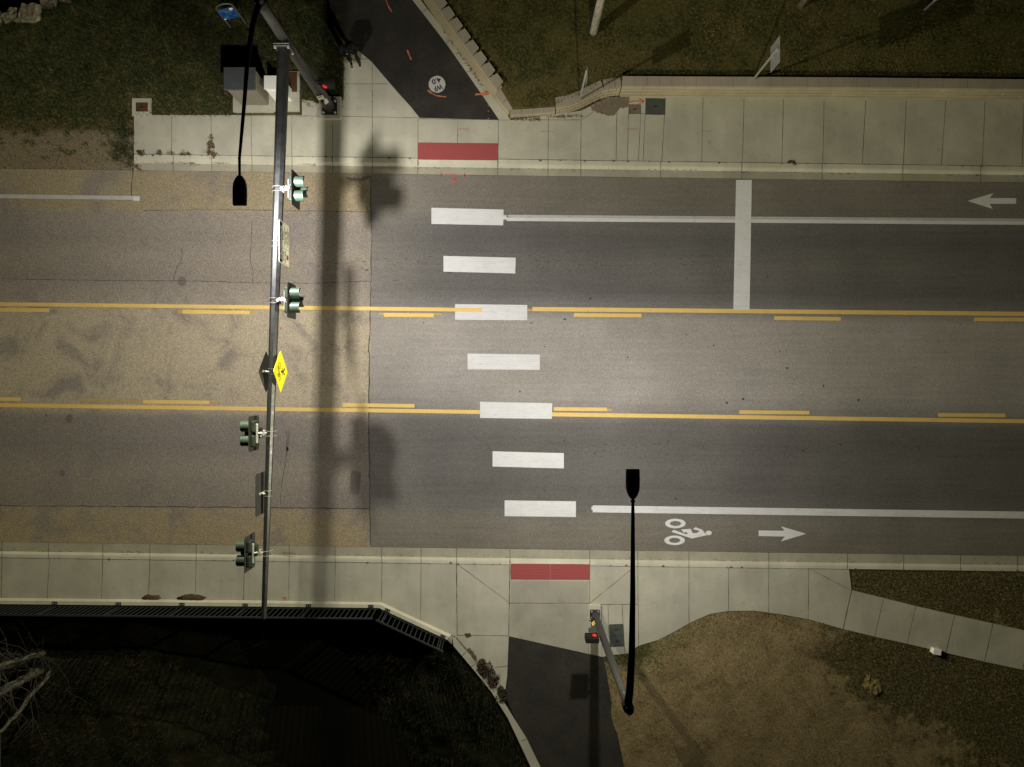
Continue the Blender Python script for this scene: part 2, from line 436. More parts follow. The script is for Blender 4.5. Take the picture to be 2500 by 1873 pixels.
def struct(name, mb, mats, label=None):
    o = mb.build(name, mats); o['kind'] = 'structure'
    if label: o['label'] = label
    return o
def sub(name, mb, mats, par, label=None, world=True):
    o = mb.build(name, mats, par, world)
    if label: o['label'] = label
    return o
def text_mb(txt, size, bold=0.0, align='CENTER'):
    cu = bpy.data.curves.new('lettering', 'FONT'); cu.body = txt; cu.size = size; cu.align_x = align; cu.align_y = 'CENTER'; cu.offset = bold
    ob = bpy.data.objects.new('lettering', cu); C.objects.link(ob)
    dg = bpy.context.evaluated_depsgraph_get(); dg.update()
    me = bpy.data.meshes.new_from_object(ob.evaluated_get(dg))
    vs = [v.co.copy() for v in me.vertices]; fs = [tuple(p.vertices) for p in me.polygons]
    bpy.data.objects.remove(ob); bpy.data.curves.remove(cu); bpy.data.meshes.remove(me)
    mb = MB(); mb.add(vs, fs); return mb
def fit_text(txt, w, h, bold=0.0):
    mb = text_mb(txt, 1.0, bold)
    xs = [v[0] for v in mb.v]; ys = [v[1] for v in mb.v]
    sx = w / (max(xs) - min(xs)); sy = h / (max(ys) - min(ys)); mx = (max(xs) + min(xs)) / 2; my = (max(ys) + min(ys)) / 2
    mb.v = [((v[0] - mx) * sx, (v[1] - my) * sy, 0) for v in mb.v]
    return mb

# ------------------------------------------------------------------ road
S = 0.0137
def yt(x, y0): return y0 + S * x
XL, XR = -900, 3500
xs = 907
road = MB()
road.slab(P2([(xs - 2, yt(xs, 412)), (xs + 1, 700), (xs - 6, 1000), (xs - 2, yt(xs, 1323)), (XL, yt(XL, 1323)), (XL, yt(XL, 412))]), -0.3, 0.0, 0)
road.slab(P2([(XR, yt(XR, 412)), (XR, yt(XR, 1323)), (xs - 2, yt(xs, 1323)), (xs - 6, 1000), (xs + 1, 700), (xs - 2, yt(xs, 412))]), -0.3, 0.0, 1)
# seams, cracks and tar patches
g = lambda pts: [P(a * K, b * K) for a, b in pts]
road.path(P2([(xs - 2, 430), (xs, 560), (xs - 1, 700), (xs - 6, 860), (xs - 6, 1000), (xs - 3, 1330)]), 0.035, 0.004, 2, 0.02)
road.path(g([(0, 1092), (250, 1094), (500, 1096), (800, 1099)]), 0.03, 0.004, 2, 0.012)
road.path(g([(0, 602), (110, 604), (300, 607), (420, 607), (550, 611), (680, 612), (800, 607)]), 0.018, 0.004, 2, 0.012)
road.path(g([(310, 455), (420, 453), (560, 454), (800, 458)]), 0.018, 0.004, 3, 0.012)
road.path(g([(545, 475), (543, 530), (540, 565), (547, 585), (545, 612)]), 0.02, 0.004, 2, 0.012)
road.path(g([(394, 535), (392, 560), (380, 585), (374, 605)]), 0.016, 0.004, 2, 0.01)
road.path(g([(287, 362), (286, 395), (284, 425)]), 0.03, 0.004, 2, 0.03)
road.path(g([(608, 905), (620, 940), (618, 990), (608, 1050), (606, 1090)]), 0.018, 0.004, 2, 0.012)
road.path(g([(58, 590), (60, 605)]), 0.014, 0.004, 2, 0.01)
for (a, b, r) in [(150, 905, .13), (135, 1023, .1), (393, 608, .16), (622, 970, .06), (100, 898, .05)]:
    p = P(a * K, b * K); road.disc(p, r, 0.004, 30, 4, r * 1.25, 0.1)
for pl in ([(758, 1020), (766, 1016), (780, 1022), (778, 1048), (775, 1068), (768, 1070), (757, 1065), (756, 1040)], [(624, 930), (627, 934), (624, 960), (621, 982), (617, 984), (618, 962)], [(745, 385), (752, 383), (775, 386), (797, 379), (801, 384), (785, 391), (758, 391)]):
    q = []
    for (a, b), (c_, d_) in zip(pl, pl[1:] + pl[:1]):
        for k in range(4): q.append(P((a + (c_ - a) * k / 4 + random.uniform(-.7, .7)) * K, (b + (d_ - b) * k / 4 + random.uniform(-.7, .7)) * K, 0.004))
    road.ngon(q, 4)
for i in range(46):
    p = P(random.uniform(930, 2480), random.choice([random.uniform(780, 1000), random.uniform(620, 690), random.uniform(1060, 1110), random.uniform(450, 1320)]))
    r = random.uniform(0.015, 0.04); road.disc(p, r, 0.004, 8, 3, r * random.uniform(0.6, 1.1), 0.35)
for (a, b) in [(1700, 795), (1570, 870), (1605, 862), (1815, 960), (1735, 973), (1460, 1078), (1275, 645), (1220, 690)]:
    p = P(a * K, b * K); road.disc(p, 0.05, 0.004, 9, 3, 0.04, 0.35)
random.seed(11)
for i in range(120):
    p = P(random.gauss(1120, 260), random.gauss(645, 12)); road.strip(p, (p[0] + random.uniform(0.04, 0.16), p[1] + random.uniform(-.02, .02)), random.uniform(0.01, 0.025), 0.004, 3)
for i in range(50):
    p = P(random.gauss(1600, 260), random.gauss(1098, 12)); road.strip(p, (p[0] + random.uniform(0.04, 0.16), p[1] + random.uniform(-.02, .02)), random.uniform(0.01, 0.022), 0.004, 3)
road_o = struct('road', road, [M['asph_l'], M['asph_r'], M['crack'], M['spot'], M['stain']])

def mark(name, poly, mat, z=0.008, par=None, label=None, th=0.003):
    mb = MB(); mb.slab([P(a, b) for a, b in poly], z - th, z); return sub(name, mb, mat, par or road_o, label)
def mark_strip(name, a, b, w, mat, z=0.008, jit=0.0, label=None):
    mb = MB(); mb.strip(P(*a), P(*b), w, z, 0, jit, 0.12); return sub(name, mb, mat, road_o, label)
bars = [[(932, 449), (1088, 453), (1087, 487), (932, 484)], [(958, 553), (1114, 557), (1113, 591), (958, 587)], [(983, 657), (1139, 659), (1139, 692), (983, 691)],
        [(1010, 764), (1166, 766), (1166, 799), (1010, 798)], [(1037, 868), (1193, 871), (1192, 905), (1037, 903)], [(1064, 975), (1218, 979), (1218, 1012), (1064, 1008)], [(1090, 1081), (1244, 1083), (1244, 1117), (1090, 1115)]]
for b in bars: mark('crosswalk_bar', [(x * K, y * K) for x, y in b], M['white'], 0.010)
mark('stop_line', [(x * K, y * K) for x, y in [(1590, 389), (1624, 389), (1619, 670), (1584, 670)]], M['white'], 0.010)
# yellow centre lane lines
def bar(name, x0, y0, x1, y1, w, mat, z=0.007):
    dx = 0
    return mark(name, [(x0, y0 - w / 2), (x1, y1 - w / 2), (x1, y1 + w / 2), (x0, y0 + w / 2)], mat, z)
bar('yellow_line', -300, 739, 1176, 757, 9.2, M['yellow'], 0.015)
bar('yellow_line', 1300, 754.7, 2800, 769.5, 10.2, M['yellow'])
bar('yellow_line', -300, 985, 1172, 1006, 9.2, M['yellow'])
bar('yellow_line', 1347, 1011.8, 2800, 1033, 9.6, M['yellow'])
for x0, y0, x1, y1 in [(-120, 756, 121, 757.6), (446, 761.5, 610, 763.2), (937, 769, 1059, 770), (1401, 769.2, 1566, 770.6), (1890, 776.8, 2053, 778.6), (2378, 779.6, 2600, 781)]:
    bar('yellow_dash', x0, y0, x1, y1, 9, M['yellow'], 0.011)
for x0, y0, x1, y1 in [(-120, 973, 51, 975), (350, 980.8, 511, 982.8), (837, 988.8, 1012, 991), (1352, 998.6, 1482, 999.6), (1805, 1006, 1976, 1007.6), (2290, 1013, 2455, 1014.4)]:
    bar('yellow_dash', x0, y0, x1, y1, 8.8, M['yellow'], 0.011)
for x0, y0, x1, y1, w in [(192, 976.5, 350, 979, 8), (511, 981.5, 539, 982, 7), (926, 766.2, 1080, 767.2, 5), (1482, 1001, 1494, 1001, 6), (434, 761.5, 446, 761.5, 8), (610, 763, 625, 763.2, 6), (1288, 757, 1300, 757, 6)]:
    bar('yellow_dash', x0, y0, x1, y1, w, M['yellow_old'], 0.007).__setitem__('label', 'worn older yellow dash')
bar('white_lane_line', 1237, 535.5, 2800, 547, 8.5, M['whitel']); bar('white_lane_line', 1240, 527.8, 2800, 539.3, 6.6, M['white_old']).__setitem__('label', 'greyer worn upper half of the white line'); bar('white_lane_line', 1229, 531, 1237, 531, 11, M['whitel'])
bar('white_lane_line', -300, 475.5, 326, 483.4, 9.5, M['white_old']); bar('white_lane_line', 326, 484.5, 341, 485, 11, M['whitel'])
bar('white_lane_line', 1447, 1242.4, 2800, 1262, 17, M['whitel']); bar('white_lane_line', 1444, 1241, 1447, 1241, 8, M['whitel'])
z6 = lambda pts: Z(1440, 1120, 3.95, pts)
mark('arrow_marking', z6([(1628, 692), (1878, 695), (1843, 652), (2088, 724), (1843, 798), (1880, 750), (1628, 746)]), M['white'], 0.008, None, 'white arrow pointing right')
mark('arrow_marking', Z(2240, 430, 8.508, [(1035, 517), (1575, 353), (1500, 460), (2050, 460), (2045, 577), (1500, 577), (1562, 683)]), M['white'], 0.008, None, 'white arrow pointing left')
bk = MB()
for c in ((825, 625), (817, 787)):
    p = P(*z6([c])[0]); k = 1 / 3.95 / 63.5
    bk.ring(p, (99 * k, 46 * k), (54 * k, 24 * k), 0.008)
bk.ngon(P2(z6([(788, 706), (807, 686), (930, 729), (948, 726), (930, 708), (905, 712), (880, 683), (972, 677), (992, 718), (1032, 716), (1060, 697), (995, 679), (1017, 661), (1080, 683), (1112, 720), (1128, 738), (985, 770)]), 0.008))
bk.disc(P(*z6([(1146, 716)])[0]), 30 / 3.95 / 63.5, 0.0085, 24, 0, 22 / 3.95 / 63.5)
sub('cyclist_symbol', bk, M['white'], road_o, 'white bicycle rider symbol')

# ------------------------------------------------------------------ kerbs + gutters
def kerb_run(name, y_road, y_gut, y_face, y_joint, x0, x1, flip, joints, ramp=None):
    mb = MB(); n = 220
    prof = [(y_road, 0.006), (y_gut, 0.012), ((y_gut * 2 + y_face) / 3, 0.05), (y_face, 0.145), (y_face + (y_joint - y_face) * 0.3, 0.152), (y_joint, 0.152), (y_joint, -0.3)]
    rows = []
    for i in range(n + 1):
        x = x0 + (x1 - x0) * i / n; row = []
        r = 0.0
        if ramp: r = max(0.0, min(1.0, min((x - ramp[0]) / 28.0 + 0.5, (ramp[1] - x) / 28.0 + 0.5)))
        for j, (y, z) in enumerate(prof):
            zr = {2: 0.03, 3: 0.06, 4: 0.09, 5: 0.152}.get(j, z)
            zz = z if (z < 0.03 or z < 0) else z * (1 - r) + zr * r
            w = 0.006 * noise.noise(Vector((x * 0.01, j * 3.1, 0)))
            row.append(P(x, yt(x, y), zz) + Vector((0, w, 0)))
        rows.append(row)
    m = len(prof); v = [p for r in rows for p in r]
    for j in range(m - 1):
        f = []
        for i in range(n):
            q = (i * m + j, (i + 1) * m + j, (i + 1) * m + j + 1, i * m + j + 1)
            f.append(q if flip else q[::-1])
        mi = 1 if j == 0 else 0
        mb.add(v, f, mi)
    for xj in joints:
        for (ya, za), (yb, zb) in zip(prof[:5], prof[1:6]):
            a = P(xj, yt(xj, ya), za + 0.004); b = P(xj, yt(xj, yb), zb + 0.004)
            h = Vector((0.011, 0, 0))
            mb.add([a - h, a + h, b + h, b - h], [(0, 1, 2, 3) if flip else (0, 1, 2, 3)[::-1]], 2)
    for i in range(700):
        x = x0 + (x1 - x0) * random.random()
        if x < -60 or x > 2560 or noise.noise(Vector((x * 0.012, y_road * 0.1, 2))) < -0.12: continue
        y = y_gut + (y_road - y_gut) * abs(random.gauss(0, 0.16)); c_ = P(x, yt(x, y), 0.018)
        mb.disc(c_, random.uniform(0.015, 0.06), 0.0175, 9, 3, random.uniform(0.006, 0.014), 0.35)
    for i in range(46):
        x = random.uniform(max(x0, -20), 2520); c_ = P(x, yt(x, y_joint + random.gauss(0, 0.6)), 0.158); r_ = random.choice([0.015, 0.02, 0.025, 0.03, 0.05])
        mb.disc(c_, r_, 0.158, 9, 2, r_ * 0.8, 0.4)
    return struct(name, mb, [M['kerb'], M['gutter'], M['joint'], M['gdirt']])
kerb_run('kerb', 411.5, 393.5, 385, 373, 327, XR, True, [423, 517, 615, 713, 812, 909, 1020, 1215, 1338, 1418, 1613, 1811, 2007, 2204, 2394, 2590], (1020, 1216))
kerb_run('kerb', 1323.5, 1346, 1352, 1361, XL, XR, False, [5, 118, 251, 366, 479, 597, 706, 818, 932, 1028, 1115, 1245, 1440, 1557, 1682, 1877, 2069, 2206, 2345, 2484], (1245, 1440))

# ------------------------------------------------------------------ sidewalks
path_left = [(843.5, 98.5), (872, 122), (907, 150.6), (936, 185), (974, 229), (1003, 261), (1024.5, 288)]
wall_base4 = [(1498, 238), (1580, 234.6), (2040, 239), (2500, 244), (3300, 253)]
SZ = 0.15
sw = MB()
poly_top = [(327, 281), (737, 281), (737, 243), (765, 247), (792, 262), (829, 262), (839, 240), (839, 99)] + path_left + [(1218, 292.6), (1248, 292.6), (1355, 280), (1420, 270), (1460, 250)] + wall_base4 + [(3300, yt(3300, 373)), (327, yt(327, 373))]
sw.slab(P2(poly_top, SZ), -0.3, SZ)
def jl(mb, pts, w=0.016, z=SZ + 0.004, mi=1, jit=0.004):
    pts = [P(a, b, z) for a, b in pts]
    mb.path(pts, w, z, mi, jit)
tj = [((419, 284), (419, 378)), ((515.6, 284), (516, 379)), ((613.6, 281), (614, 381)), ((712, 282.5), (712.5, 382)), ((811.6, 287), (812, 384)), ((908.6, 150), (909.5, 385)), ((1020.7, 290), (1020, 387)), ((1117.8, 294), (1117, 348)),
      ((1217, 294), (1215.7, 389)), ((1339, 285), (1338, 391)), ((1419, 275), (1417.4, 392)), ((1506.6, 246), (1504, 393)), ((1536, 237.5), (1531, 394)), ((1564, 278), (1558.5, 394)), ((1575, 278), (1570, 394)), ((1624.5, 240), (1615.5, 395)),
      ((1716.3, 240), (1713, 396)), ((1816.3, 242), (1812.5, 397)), ((1912.8, 243), (1908.4, 399)), ((2012, 245), (2008.5, 400)), ((2113.5, 246), (2105, 401)), ((2212.5, 246), (2205.5, 402)), ((2309, 247), (2298, 404)), ((2404.6, 248), (2397.5, 405)), ((2500, 249), (2495, 406)),
      ((839, 145), (901, 144)), ((840.5, 205), (945, 205)), ((590, 282), (831, 284)), ((832, 284), (1024.5, 288)), ((1024, 290), (1218, 293)), ((1218, 293), (1418, 293)), ((1498, 238), (1421, 292)), ((1536, 278), (1575, 278)), ((1575, 280), (1623, 280))]
for a, b in tj: jl(sw, [a, b], 0.016)
for x in (327, 1020, 1216):
    pass
jl(sw, [(327, yt(327, 373) - 1), (1020, yt(1020, 373) - 1)], 0.02); jl(sw, [(1216, yt(1216, 373) - 1), (3000, yt(3000, 373) - 1)], 0.02)
poly_bot = [(XL, yt(XL, 1361)), (3300, yt(3300, 1361)), (3300, 1400), (2074, 1390)]
yb = lambda x: yt(x, 1361)
poly_bot = [(XL, yb(XL)), (2073, yb(2073)), (2079, 1441), (2236, 1480), (2330.7, 1502), (2425, 1522.6), (2600, 1561), (2900, 1640), (2890, 1740), (2500, 1636), (2405, 1616), (2309, 1594), (2215.6, 1572), (2137, 1554.7), (2058, 1535.7), (1973.7, 1512), (1918, 1502), (1860, 1493.5), (1841, 1491), (1778.5, 1492), (1733, 1499), (1684, 1521),
            (1640, 1546), (1608, 1562), (1558.5, 1577), (1535, 1595.5), (1491.5, 1600), (1471, 1604), (1242, 1553), (1238, 1652), (1233, 1690), (1222, 1697), (1200, 1664), (1167.6, 1618), (1114, 1556), (1101.5, 1549), (930.8, 1469.7), (640, 1465), (0, 1459), (XL, 1447)]
sw2 = MB()
sw2.slab(P2(poly_bot, SZ), -0.3, SZ)
bj = [((5, 1363), (3, 1459)), ((121, 1364), (115, 1460)), ((251, 1365), (248, 1461)), ((366, 1367), (363, 1462)), ((479, 1368), (477, 1463)), ((597, 1369), (594, 1464)), ((706, 1371), (705, 1465)), ((818.6, 1372), (817, 1467)), ((933, 1374), (931, 1469)), ((1028, 1375), (1027, 1515)), ((1114.6, 1376), (1116, 1553)),
      ((1245, 1378), (1242, 1553)), ((1440.3, 1380), (1437, 1598)), ((1115.8, 1377), (1243, 1471)), ((1542, 1390), (1440, 1473)), ((1557, 1382), (1559, 1576)), ((1243, 1473), (1440, 1473)), ((1440, 1475.6), (1557, 1475.6)), ((1467.7, 1476), (1470, 1604)), ((1484.5, 1477), (1488, 1598)), ((1519, 1477), (1525, 1597)),
      ((1115.8, 1551), (1241, 1552.6)), ((1208, 1629.5), (1239, 1626)), ((1682, 1384), (1682, 1521)), ((1779, 1385), (1778.5, 1491)), ((1876.7, 1387), (1876.5, 1495)), ((1974, 1388), (1973.4, 1511)), ((1974, 1388), (2079, 1442)), ((2079, 1442), (2058.3, 1535)), ((2156.6, 1463), (2135.6, 1553.5)), ((2235, 1481), (2214.7, 1571.5)),
      ((2330, 1503), (2309.7, 1593)), ((2423.8, 1523), (2403.5, 1615)), ((2516, 1544), (2497, 1635)), ((1114, 1557), (1167, 1618))]
for a, b in bj: jl(sw2, [a, b], 0.03 if a[0] in (1245, 1114.6, 1114, 2079) else 0.018)
jl(sw2, [(XL, yb(XL) + 1), (1245, yb(1245) + 1)], 0.018); jl(sw2, [(1440, yb(1440) + 1), (2073, yb(2073) + 1)], 0.018)
side_o = struct('sidewalk', sw, [M['conc'], M['joint']])
side2_o = struct('sidewalk', sw2, [M['conc'], M['joint']])
def tactile(poly, par):
    mb = MB(); mb.slab(P2(poly, SZ + 0.006), SZ - 0.02, SZ + 0.006); sub('tactile_pad', mb, M['tactile'], par)
def two(poly, par):
    (x0, y0), (x1, y1), (x2, y2), (x3, y3) = poly; g_ = 0.25
    mx, my, nx, ny = (x0 + x1) / 2, (y0 + y1) / 2, (x3 + x2) / 2, (y3 + y2) / 2
    tactile([(x0, y0), (mx - g_, my), (nx - g_, ny), (x3, y3)], par); tactile([(mx + g_, my), (x1, y1), (x2, y2), (nx + g_, ny)], par)
mb = MB(); mb.slab(P2([(1247.5, 1418), (1436.5, 1419.5), (1435.5, 1472), (1247, 1471.5)], SZ), SZ - 0.01, SZ + 0.004); mb.slab(P2([(1247, 1474.5), (1435.5, 1475), (1434.5, 1594), (1245, 1552)], SZ), SZ - 0.01, SZ + 0.004); sub('older_slab', mb, M['conc_old'], side2_o)
tactile([(1020.5, 348), (1215.5, 350), (1215.5, 391.5), (1020.5, 389.5)], side_o)
two([(1247, 1376.5), (1440, 1378), (1440, 1416), (1247, 1415)], side2_o)
# survey paint on the pavement
def smark(pts, w, par, mat='orange', z=SZ + 0.006, jit=0.004):
    mb = MB(); mb.path([P(a, b, z) for a, b in pts], w, z, 0, jit); return sub('survey_mark', mb, M[mat], par)
smark([(1536, 248), (1572, 248)], 0.06, side_o, 'orange', SZ + 0.006, 0.02); smark([(1558, 240), (1572, 248), (1556, 255)], 0.05, side_o, 'orange', SZ + 0.008, 0.01)
smark([(1119, 315.5), (1148, 315.5)], 0.025, side_o); smark([(1526, 315), (1558, 315.5)], 0.02, side_o); smark([(1712, 319), (1736, 321)], 0.018, side_o); smark([(1320, 321), (1352, 322)], 0.015, side_o)
for y in (224, 248, 280, 357): smark([(908.5, y - 1), (908.5, y + 1.5)], 0.05, side_o, 'pink')
smark([(700, 1458), (690, 1460), (700, 1464)], 0.04, side2_o)
mb = MB(); mb.path(P2([(1076, 427), (1135, 428)]), 0.035, 0.02, 0, 0.012); mb.path(P2([(1077, 422), (1077, 431)]), 0.03, 0.02); mb.path(P2([(1134, 423), (1134, 436)]), 0.03, 0.02)
mb.ngon(P2([(1102, 438), (1116, 438), (1113, 441), (1108, 452), (1104, 441)], 0.012)); mb.path(P2([(1109, 430), (1109, 440)]), 0.04, 0.012)
sub('survey_mark', mb, M['pink'], road_o)
mb = MB(); mb.disc(P(685, 802), 0.05, 0.01, 9, 0, None, 0.4); sub('survey_mark', mb, M['orange'], road_o)

# ------------------------------------------------------------------ paths
pp = MB()
strip_l = [(940, -100), (1007, 0), (1050, 55), (1090, 107), (1139, 177), (1180, 236), (1218.6, 292.6)]
pp.slab(P2([(770, -100), (792, 0), (820, 55)] + path_left + [(1218.6, 292.6)] + strip_l[::-1][1:], 0.14), -0.3, 0.14)
path_o = struct('path', pp, [M['path']])
pp2 = MB()
pp2.slab(P2([(1242, 1553), (1471, 1604), (1480, 1638), (1500, 1754), (1523.5, 1873), (1560, 2000), (1400, 2000), (1319.5, 1873), (1284.5, 1801), (1255, 1750), (1235, 1702), (1238, 1652)], 0.144), -0.3, 0.144)
path2_o = struct('path', pp2, [M['path']])
def pmark(pts, w, mat='orange'):
    mb = MB(); mb.path([P(a, b, 0.15) for a, b in pts], w, 0.146, 0, 0.004); sub('survey_mark', mb, M[mat], path_o)
pmark([(942, 0), (948, 15), (956, 29)], 0.05); pmark([(994, 122), (999, 135), (1004, 146)], 0.05); pmark([(1044, 220.5), (1054, 228), (1066, 233.5), (1078, 235.5), (1089, 236)], 0.05); pmark([(1160, 231), (1190, 229)], 0.06)
for y in (258, 271, 289): pmark([(1192, y - 1.2), (1193, y + 1.2)], 0.05, 'pink')
dm = MB(); c = P(1067, 206, 0.147); dm.disc(c, 20.6 / 63.5, 0.147, 13, 0, 21.0 / 63.5, 0.025)
disc_o = sub('distance_marker', dm, M['mark_disc'], path_o, 'white painted disc with black letters')
rz = Matrix.Rotation(math.radians(180 + 19), 4, 'Z')
for txt, off, w, h in (('WF', (0, -0.14), 0.34, 0.21), ('4.0', (0.02, 0.13), 0.36, 0.2)):
    m = fit_text(txt, w, h, 0.03)
    ux = Vector((math.cos(math.radians(199)), math.sin(math.radians(199)), 0)); uy = Vector((-ux.y, ux.x, 0))
    o = c - ux * off[0] - uy * off[1]
    m.xf(Matrix.Translation((o.x, o.y, 0.15)) @ rz)
    d = m.build('lettering', M['mark_text'], None); d.parent = disc_o
# kerb strips beside the paths
ks = MB()
strip_r = [(960, -100), (1027, 0), (1062, 45), (1095.5, 90), (1152, 171), (1185, 214), (1247, 292.6)]
ks.slab(P2(strip_l + strip_r[::-1], 0.16), -0.2, 0.16)
for a, b in (((1031, 30), (1045, 20)), ((1087, 108), (1099, 97)), ((1138, 178), (1152, 170))): jl(ks, [a, b], 0.02, 0.164)
struct('path_kerb', ks, [M['conc'], M['joint']])
ks = MB()
ks.slab(P2([(1105, 1557), (1114, 1557), (1167, 1619), (1200, 1665), (1223, 1703), (1250, 1748), (1284.5, 1801), (1319.5, 1873), (1370, 1990), (1340, 1990), (1296, 1873), (1240, 1754), (1200, 1690), (1157.6, 1637), (1107, 1577)], 0.165), -0.3, 0.165)
for a, b in (((1128, 1602), (1142, 1588)), ((1219, 1715), (1231, 1708)), ((1273, 1810), (1288, 1802)), ((1150, 1628), (1166, 1617))): jl(ks, [a, b], 0.02, 0.169)
jl(ks, [(1114, 1557), (1140, 1586), (1160, 1612)], 0.05, 0.169, 1, 0.02)
struct('path_kerb', ks, [M['conc'], M['joint']])
# orange stroke crossing the strip
mb = MB(); mb.path([P(1176, 230, .17), P(1193, 228, .17)], 0.1, 0.166, 0, 0.01); sub('survey_mark', mb, M['orange'], bpy.data.objects['path_kerb'])

# raised edge beam under the railing
eb = MB()
def beam(mb, inn, out, z):
    mid = [(a[0] * 0.55 + b[0] * 0.45, a[1] * 0.55 + b[1] * 0.45) for a, b in zip(inn, out)]
    A = P2(inn, SZ); B = P2(mid, z); Cc = P2(out, z); D = [Vector((p.x, p.y, -2.9)) for p in Cc]
    for u, v in ((A, B), (B, Cc), (Cc, D)):
        n = len(u); mb.add(u + v, [(i, i + n, i + 1 + n, i + 1) for i in range(n - 1)])
beam(eb, [(XL, 1447), (0, 1459.5), (640, 1465.5), (930.8, 1470), (1102, 1549.5)], [(XL, 1464), (0, 1475), (620, 1481), (925, 1484.5), (1091, 1562)], 0.28)
eb.add([P(1102, 1549.5, SZ), P(1091, 1562, 0.28), P(1096.5, 1556, 0.28), P(1109, 1578, 0.0), P(1091, 1562, -0.8), P(1112, 1558, SZ)], [(0, 2, 3, 5), (2, 1, 4, 3)])
struct('edge_beam', eb, [M['kerb']])

# ------------------------------------------------------------------ terrain
def sm(a, b, x):
    t = min(1.0, max(0.0, (x - a) / (b - a))); return t * t * (3 - 2 * t)
XB = [(-30, 8.0), (-14.7, 0.72), (-12.9, -0.16), (-11.0, -1.5), (-10.1, -2.25), (-8.4, -5.2), (0, -5.2)]
def xb(y):
    for (y0, x0), (y1, x1) in zip(XB, XB[1:]):
        if y0 <= y <= y1: return x0 + (x1 - x0) * (y - y0) / (y1 - y0)
    return XB[0][1] if y < XB[0][0] else XB[-1][1]
def hgt(x, y):
    v = y + S * x
    n1 = noise.noise(Vector((x * 0.5, y * 0.5, 0))); n2 = noise.noise(Vector((x * 1.9, y * 1.9, 5)))
    if v > 0:
        z = -0.2 + sm(7.55, 8.15, v) * 0.21 + sm(8.3, 9.2, v) * 0.1 if x < -14.4 else -0.2 + sm(8.4, 9.0, v) * 0.33
        if v > 9.2:
            z += (0.06 * n2 + 0.05 * n1) * sm(10.3, 11.2, v) * (1 if x < -7 else 0.1)
            d = (x + 19.7) * -0.35 + (y - 13.6) * 0.94
            z -= sm(0.0, 1.3, d) * 2.8
        return z
    z = -0.2 + sm(-6.55, -6.9, v) * 0.3
    if v < -7.2:
        s = xb(y) - x
        if s <= 0:
            z += 0.22 * math.exp(-((x - 8.5) ** 2 / 18 + (y + 12.5) ** 2 / 6)) + (0.03 * n2 + 0.03 * n1) * sm(-8.5, -9.5, y) * sm(4.3, 6, x) - 0.02 * sm(6, 4.5, x)
            return z
        if y > -8.3 and x < -4.5: return -0.25
        zz = 0.06 - 0.48 * s + (0.3 * n1 + 0.2 * n2) * sm(0, 1.5, s)
        zz -= 1.5 * sm(0, 0.6, s) * sm(-10.6, -9.6, y)
        zz = max(zz, -3.1)
        lb = -3.1 + 0.42 * (-11.0 - x + 0.25 * (-8.5 - y)) + 0.4 * n1 + 0.25 * n2
        zz = max(zz, min(lb, -1.2 + 0.2 * n1 + 0.1 * n2))
        return zz
    return z
def sg(x): return x
ax = list(np.arange(-21.5, 21.51, 0.22)); ay = list(np.arange(-16.5, 16.51, 0.22))
ax = [-300, -80, -35] + ax + [35, 80, 300]; ay = [-300, -80, -30] + ay + [30, 80, 300]
vs = []; zone = []
for y in ay:
    for x in ax:
        xc = max(-21.5, min(21.5, x)); yc = max(-16.5, min(16.5, y))
        z = hgt(xc, yc)
        vs.append((x, y, z))
        v = y + S * x; r = g_ = 0.0
        bank = 0.0
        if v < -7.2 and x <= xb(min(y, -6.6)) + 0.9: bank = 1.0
        if v < -6.5 and x > xb(min(y, -6.6)) + 0.9:
            r = 0.78
            # greener band along the pavement and to the far right
            px, py = CX + xc * 63.5, CY - yc * 63.5
            r -= 0.55 * sm(130, 20, abs(py - (1600 + 0.33 * (px - 2050)))) * sm(1950, 2080, px)
            r -= 0.5 * sm(2000, 2450, px + 0.6 * (1700 - py))
            if py < 1500 and px > 2060: r = 0.12
            r -= 0.6 * sm(1640, 1560, px) * sm(1660, 1590, py)
        if v > 7.4 and x < -14.3:
            g_ = sm(10.3, 8.7, v) * 0.85
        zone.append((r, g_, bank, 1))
nx = len(ax)
fs = [(j * nx + i, j * nx + i + 1, (j + 1) * nx + i + 1, (j + 1) * nx + i) for j in range(len(ay) - 1) for i in range(nx - 1)]
me = bpy.data.meshes.new('ground'); me.from_pydata(vs, [], fs)
at = me.color_attributes.new('zone', 'FLOAT_COLOR', 'POINT'); at.data.foreach_set('color', np.array(zone, dtype=np.float32).ravel())
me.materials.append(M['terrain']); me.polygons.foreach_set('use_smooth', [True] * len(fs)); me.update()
terrain = bpy.data.objects.new('ground', me); C.objects.link(terrain); terrain['kind'] = 'structure'
w = MB(); w.add([(-60, -40, -2.75), (-2, -40, -2.75), (-2, -8.7, -2.75), (-60, -8.7, -2.75)], [(0, 1, 2, 3)]); struct('creek_water', w, [M['water']])
w = MB(); w.add([(-60, 13.0, -1.7), (-14, 13.0, -1.7), (-14, 40, -1.7), (-60, 40, -1.7)], [(0, 1, 2, 3)]); struct('creek_water', w, [M['water']])
LZ = 0.66
lawn = MB()
lawn_poly = [(1000, -120), (1062, -20), (1090, 20), (1184, 148), (1252, 262), (1354, 255), (1400, 243), (1438, 223), (1472, 206), (1513, 196), (1900, 196), (2500, 205), (3300, 214), (3300, -700), (1000, -700)]
lawn_w = [P(a, b, LZ) for a, b in lawn_poly]
lawn.slab(lawn_w, 0.0, LZ); struct('lawn', lawn, [M['lawn']])

